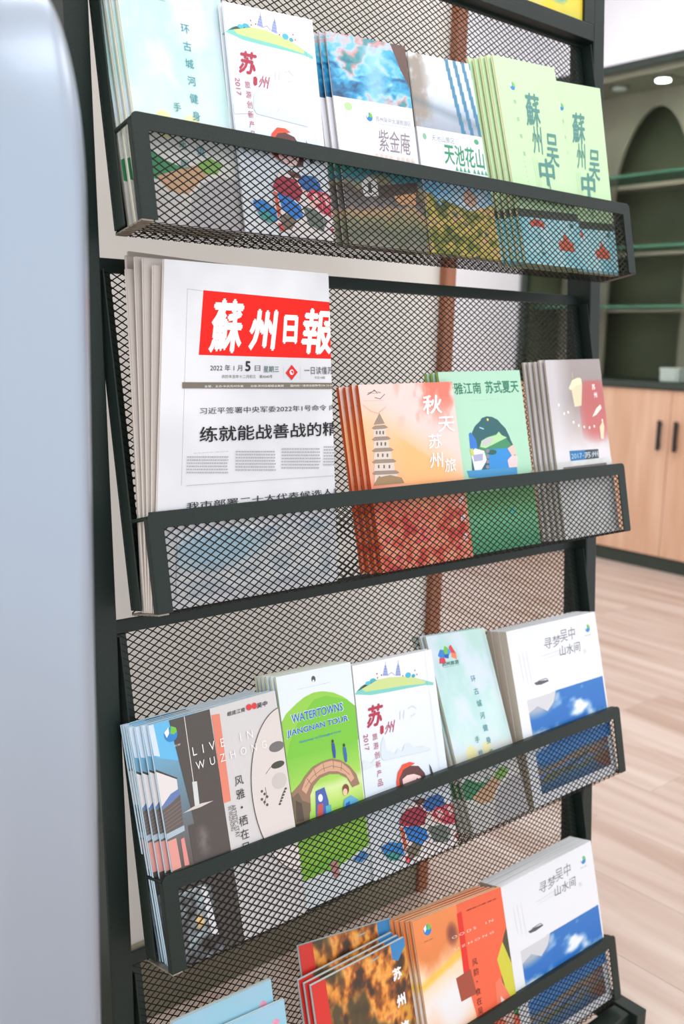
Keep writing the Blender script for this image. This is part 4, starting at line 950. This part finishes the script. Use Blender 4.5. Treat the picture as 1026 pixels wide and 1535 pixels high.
q = [(.195, .002), (.333, .002), (.3222, .2240), (.1864, .2229)]
def forest(U, V):
    f = fbm(U * 12, V * 17, 51); g = fbm(U * 3, V * 4, 53)
    c = ramp(f, [(.25, (60, 40, 26)), (.42, (150, 80, 30)), (.55, (226, 140, 50)), (.7, (240, 176, 84)), (.85, (206, 100, 60))])
    c = mix(c, (66, 58, 36), np.clip((.47 - g) * 9, 0, .9)); return mix(c, (186, 150, 40), np.clip((U - .78) * 5, 0, .7) * np.clip((f - .4) * 4, 0, 1))
A = Art(3, .038, 0, q, (212, 44, 34))
A.photo(('f', .14, 0), ('f', 1, 1), forest, 90, 110)
A.poly([('f', .84, 1), ('f', 1, 1), ('f', 1, .96), ('f', .9, .9), ('f', .84, .92)], (50, 130, 190)); A.line([('f', .62, .965), ('f', .7, .97)], 1.2, (120, 180, 190))
A.vtext('苏州旅游', ('f', .87, .84), ('f', .87, .42), 13, (240, 238, 236), .05); A.poly([(586, 1470), (601, 1462), (604, 1500), (590, 1504)], (240, 238, 236)) if False else None
e = edges((140, 160, 160), (226, 236, 238))
stack('booklet', 'booklet', A, 3, .0042, .0022, .0032, e, 'autumn forest booklet with a red spine strip, front of its stack in the bottom basket', 'autumn forest booklet {} from the front, red strip at its left', 'forest booklets in the bottom basket', drop=-.002)
q2 = [(.199, .004), (.335, .004), (.3225, .2400), (.190, .2580)]
stack('booklet', 'booklet', A, 1, .0040, .0022, 0, e, 'autumn forest booklet standing higher behind the others in the bottom basket', '', 'forest booklets in the bottom basket', db=.017, th=0, quad=q2)

q = [(.030, .002), (.1535, .002), (.1517, .2228), (.034, .2290)]
A = Art(3, .036, 0, q, lambda U, V: ramp(V + .3 * fbm(U * 2, V * 6, 61), [(0, (110, 190, 200)), (.8, (130, 206, 214)), (1.05, (150, 200, 220)), (1.25, (170, 196, 226))]))
def blossom(A, pts, s=1.):
    rr = random.Random(5)
    for p_ in pts:
        c = A.q(p_)
        for j in range(9):
            A.disc(('f', c[0] + rr.uniform(-.035, .035) * s, c[1] + rr.uniform(-.022, .022) * s), 2.2 * s, 2.2 * s, (226, 150 + rr.randint(-10, 25), 180))
blossom(A, [('f', .88, .90), ('f', .93, .82), ('f', .70, .82), ('f', .76, .75), ('f', .62, .78)])
A.line([('f', 1, .74), ('f', .86, .78), ('f', .74, .80), ('f', .66, .76)], .8, (70, 60, 70)); A.line([('f', .95, .76), ('f', .9, .88)], .6, (70, 60, 70))
e = edges((170, 196, 196), (226, 238, 236))
stack('booklet', 'booklet', A, 1, .0030, .0022, 0, e, 'turquoise blossom booklet at the left of the bottom basket, in front of its taller twin', '', 'blossom booklets in the bottom basket')
q2 = [(.028, .003), (.146, .003), (.1419, .2456), (.026, .2505)]
stack('booklet', 'booklet', A, 1, .0050, .0022, 0, e, 'turquoise blossom booklet at the left of the bottom basket, taller and behind its twin', '', 'blossom booklets in the bottom basket', db=.0305, quad=q2)

# ---- header picture ---------------------------------------------------------------------
DD = np.array([0, math.cos(TILT), -math.sin(TILT)])
class Flat(Art):
    def __init__(s, w, h, base): s.w, s.h, s.L = w, h, []; s.photo(('f', 0, 0), ('f', 1, 1), base, 160, 60)
def poster(U, V):
    f = fbm(U * 22, V * 9, 71); g = fbm(U * 7, V * 3, 73)
    c = ramp(f, [(.25, (60, 160, 190)), (.42, (160, 170, 206)), (.5, (214, 206, 214)), (.6, (226, 206, 60)), (.75, (232, 190, 30))])
    c = mix(c, (232, 204, 40), np.clip((U - .80) * 9, 0, .85)); return mix(c, (40, 160, 200), np.clip(1 - ((U - .925) / .035) ** 2 - ((V - .075) / .035) ** 2, 0, 1))
Pz = Flat(.664, .275, poster); qd = [(0, 0), (.664, 0), (.664, .275), (0, .275)]
O = np.array([.0185, YP, Z0]) + LEAN * .3247 + DD * .004 - RO
pme = Pz.mesh(qd)
po = link('poster', pme, M['print'], hd)
N = -DD
po.matrix_world = Matrix(((1, LEAN[0], N[0], O[0] + .35), (0, LEAN[1], N[1], O[1]), (0, LEAN[2], N[2], O[2]), (0, 0, 0, 1)))
bk = hbox((.018, .3246, .0042), (.682, .60, .012)).build('poster_backing', M['paper_white'], hd)
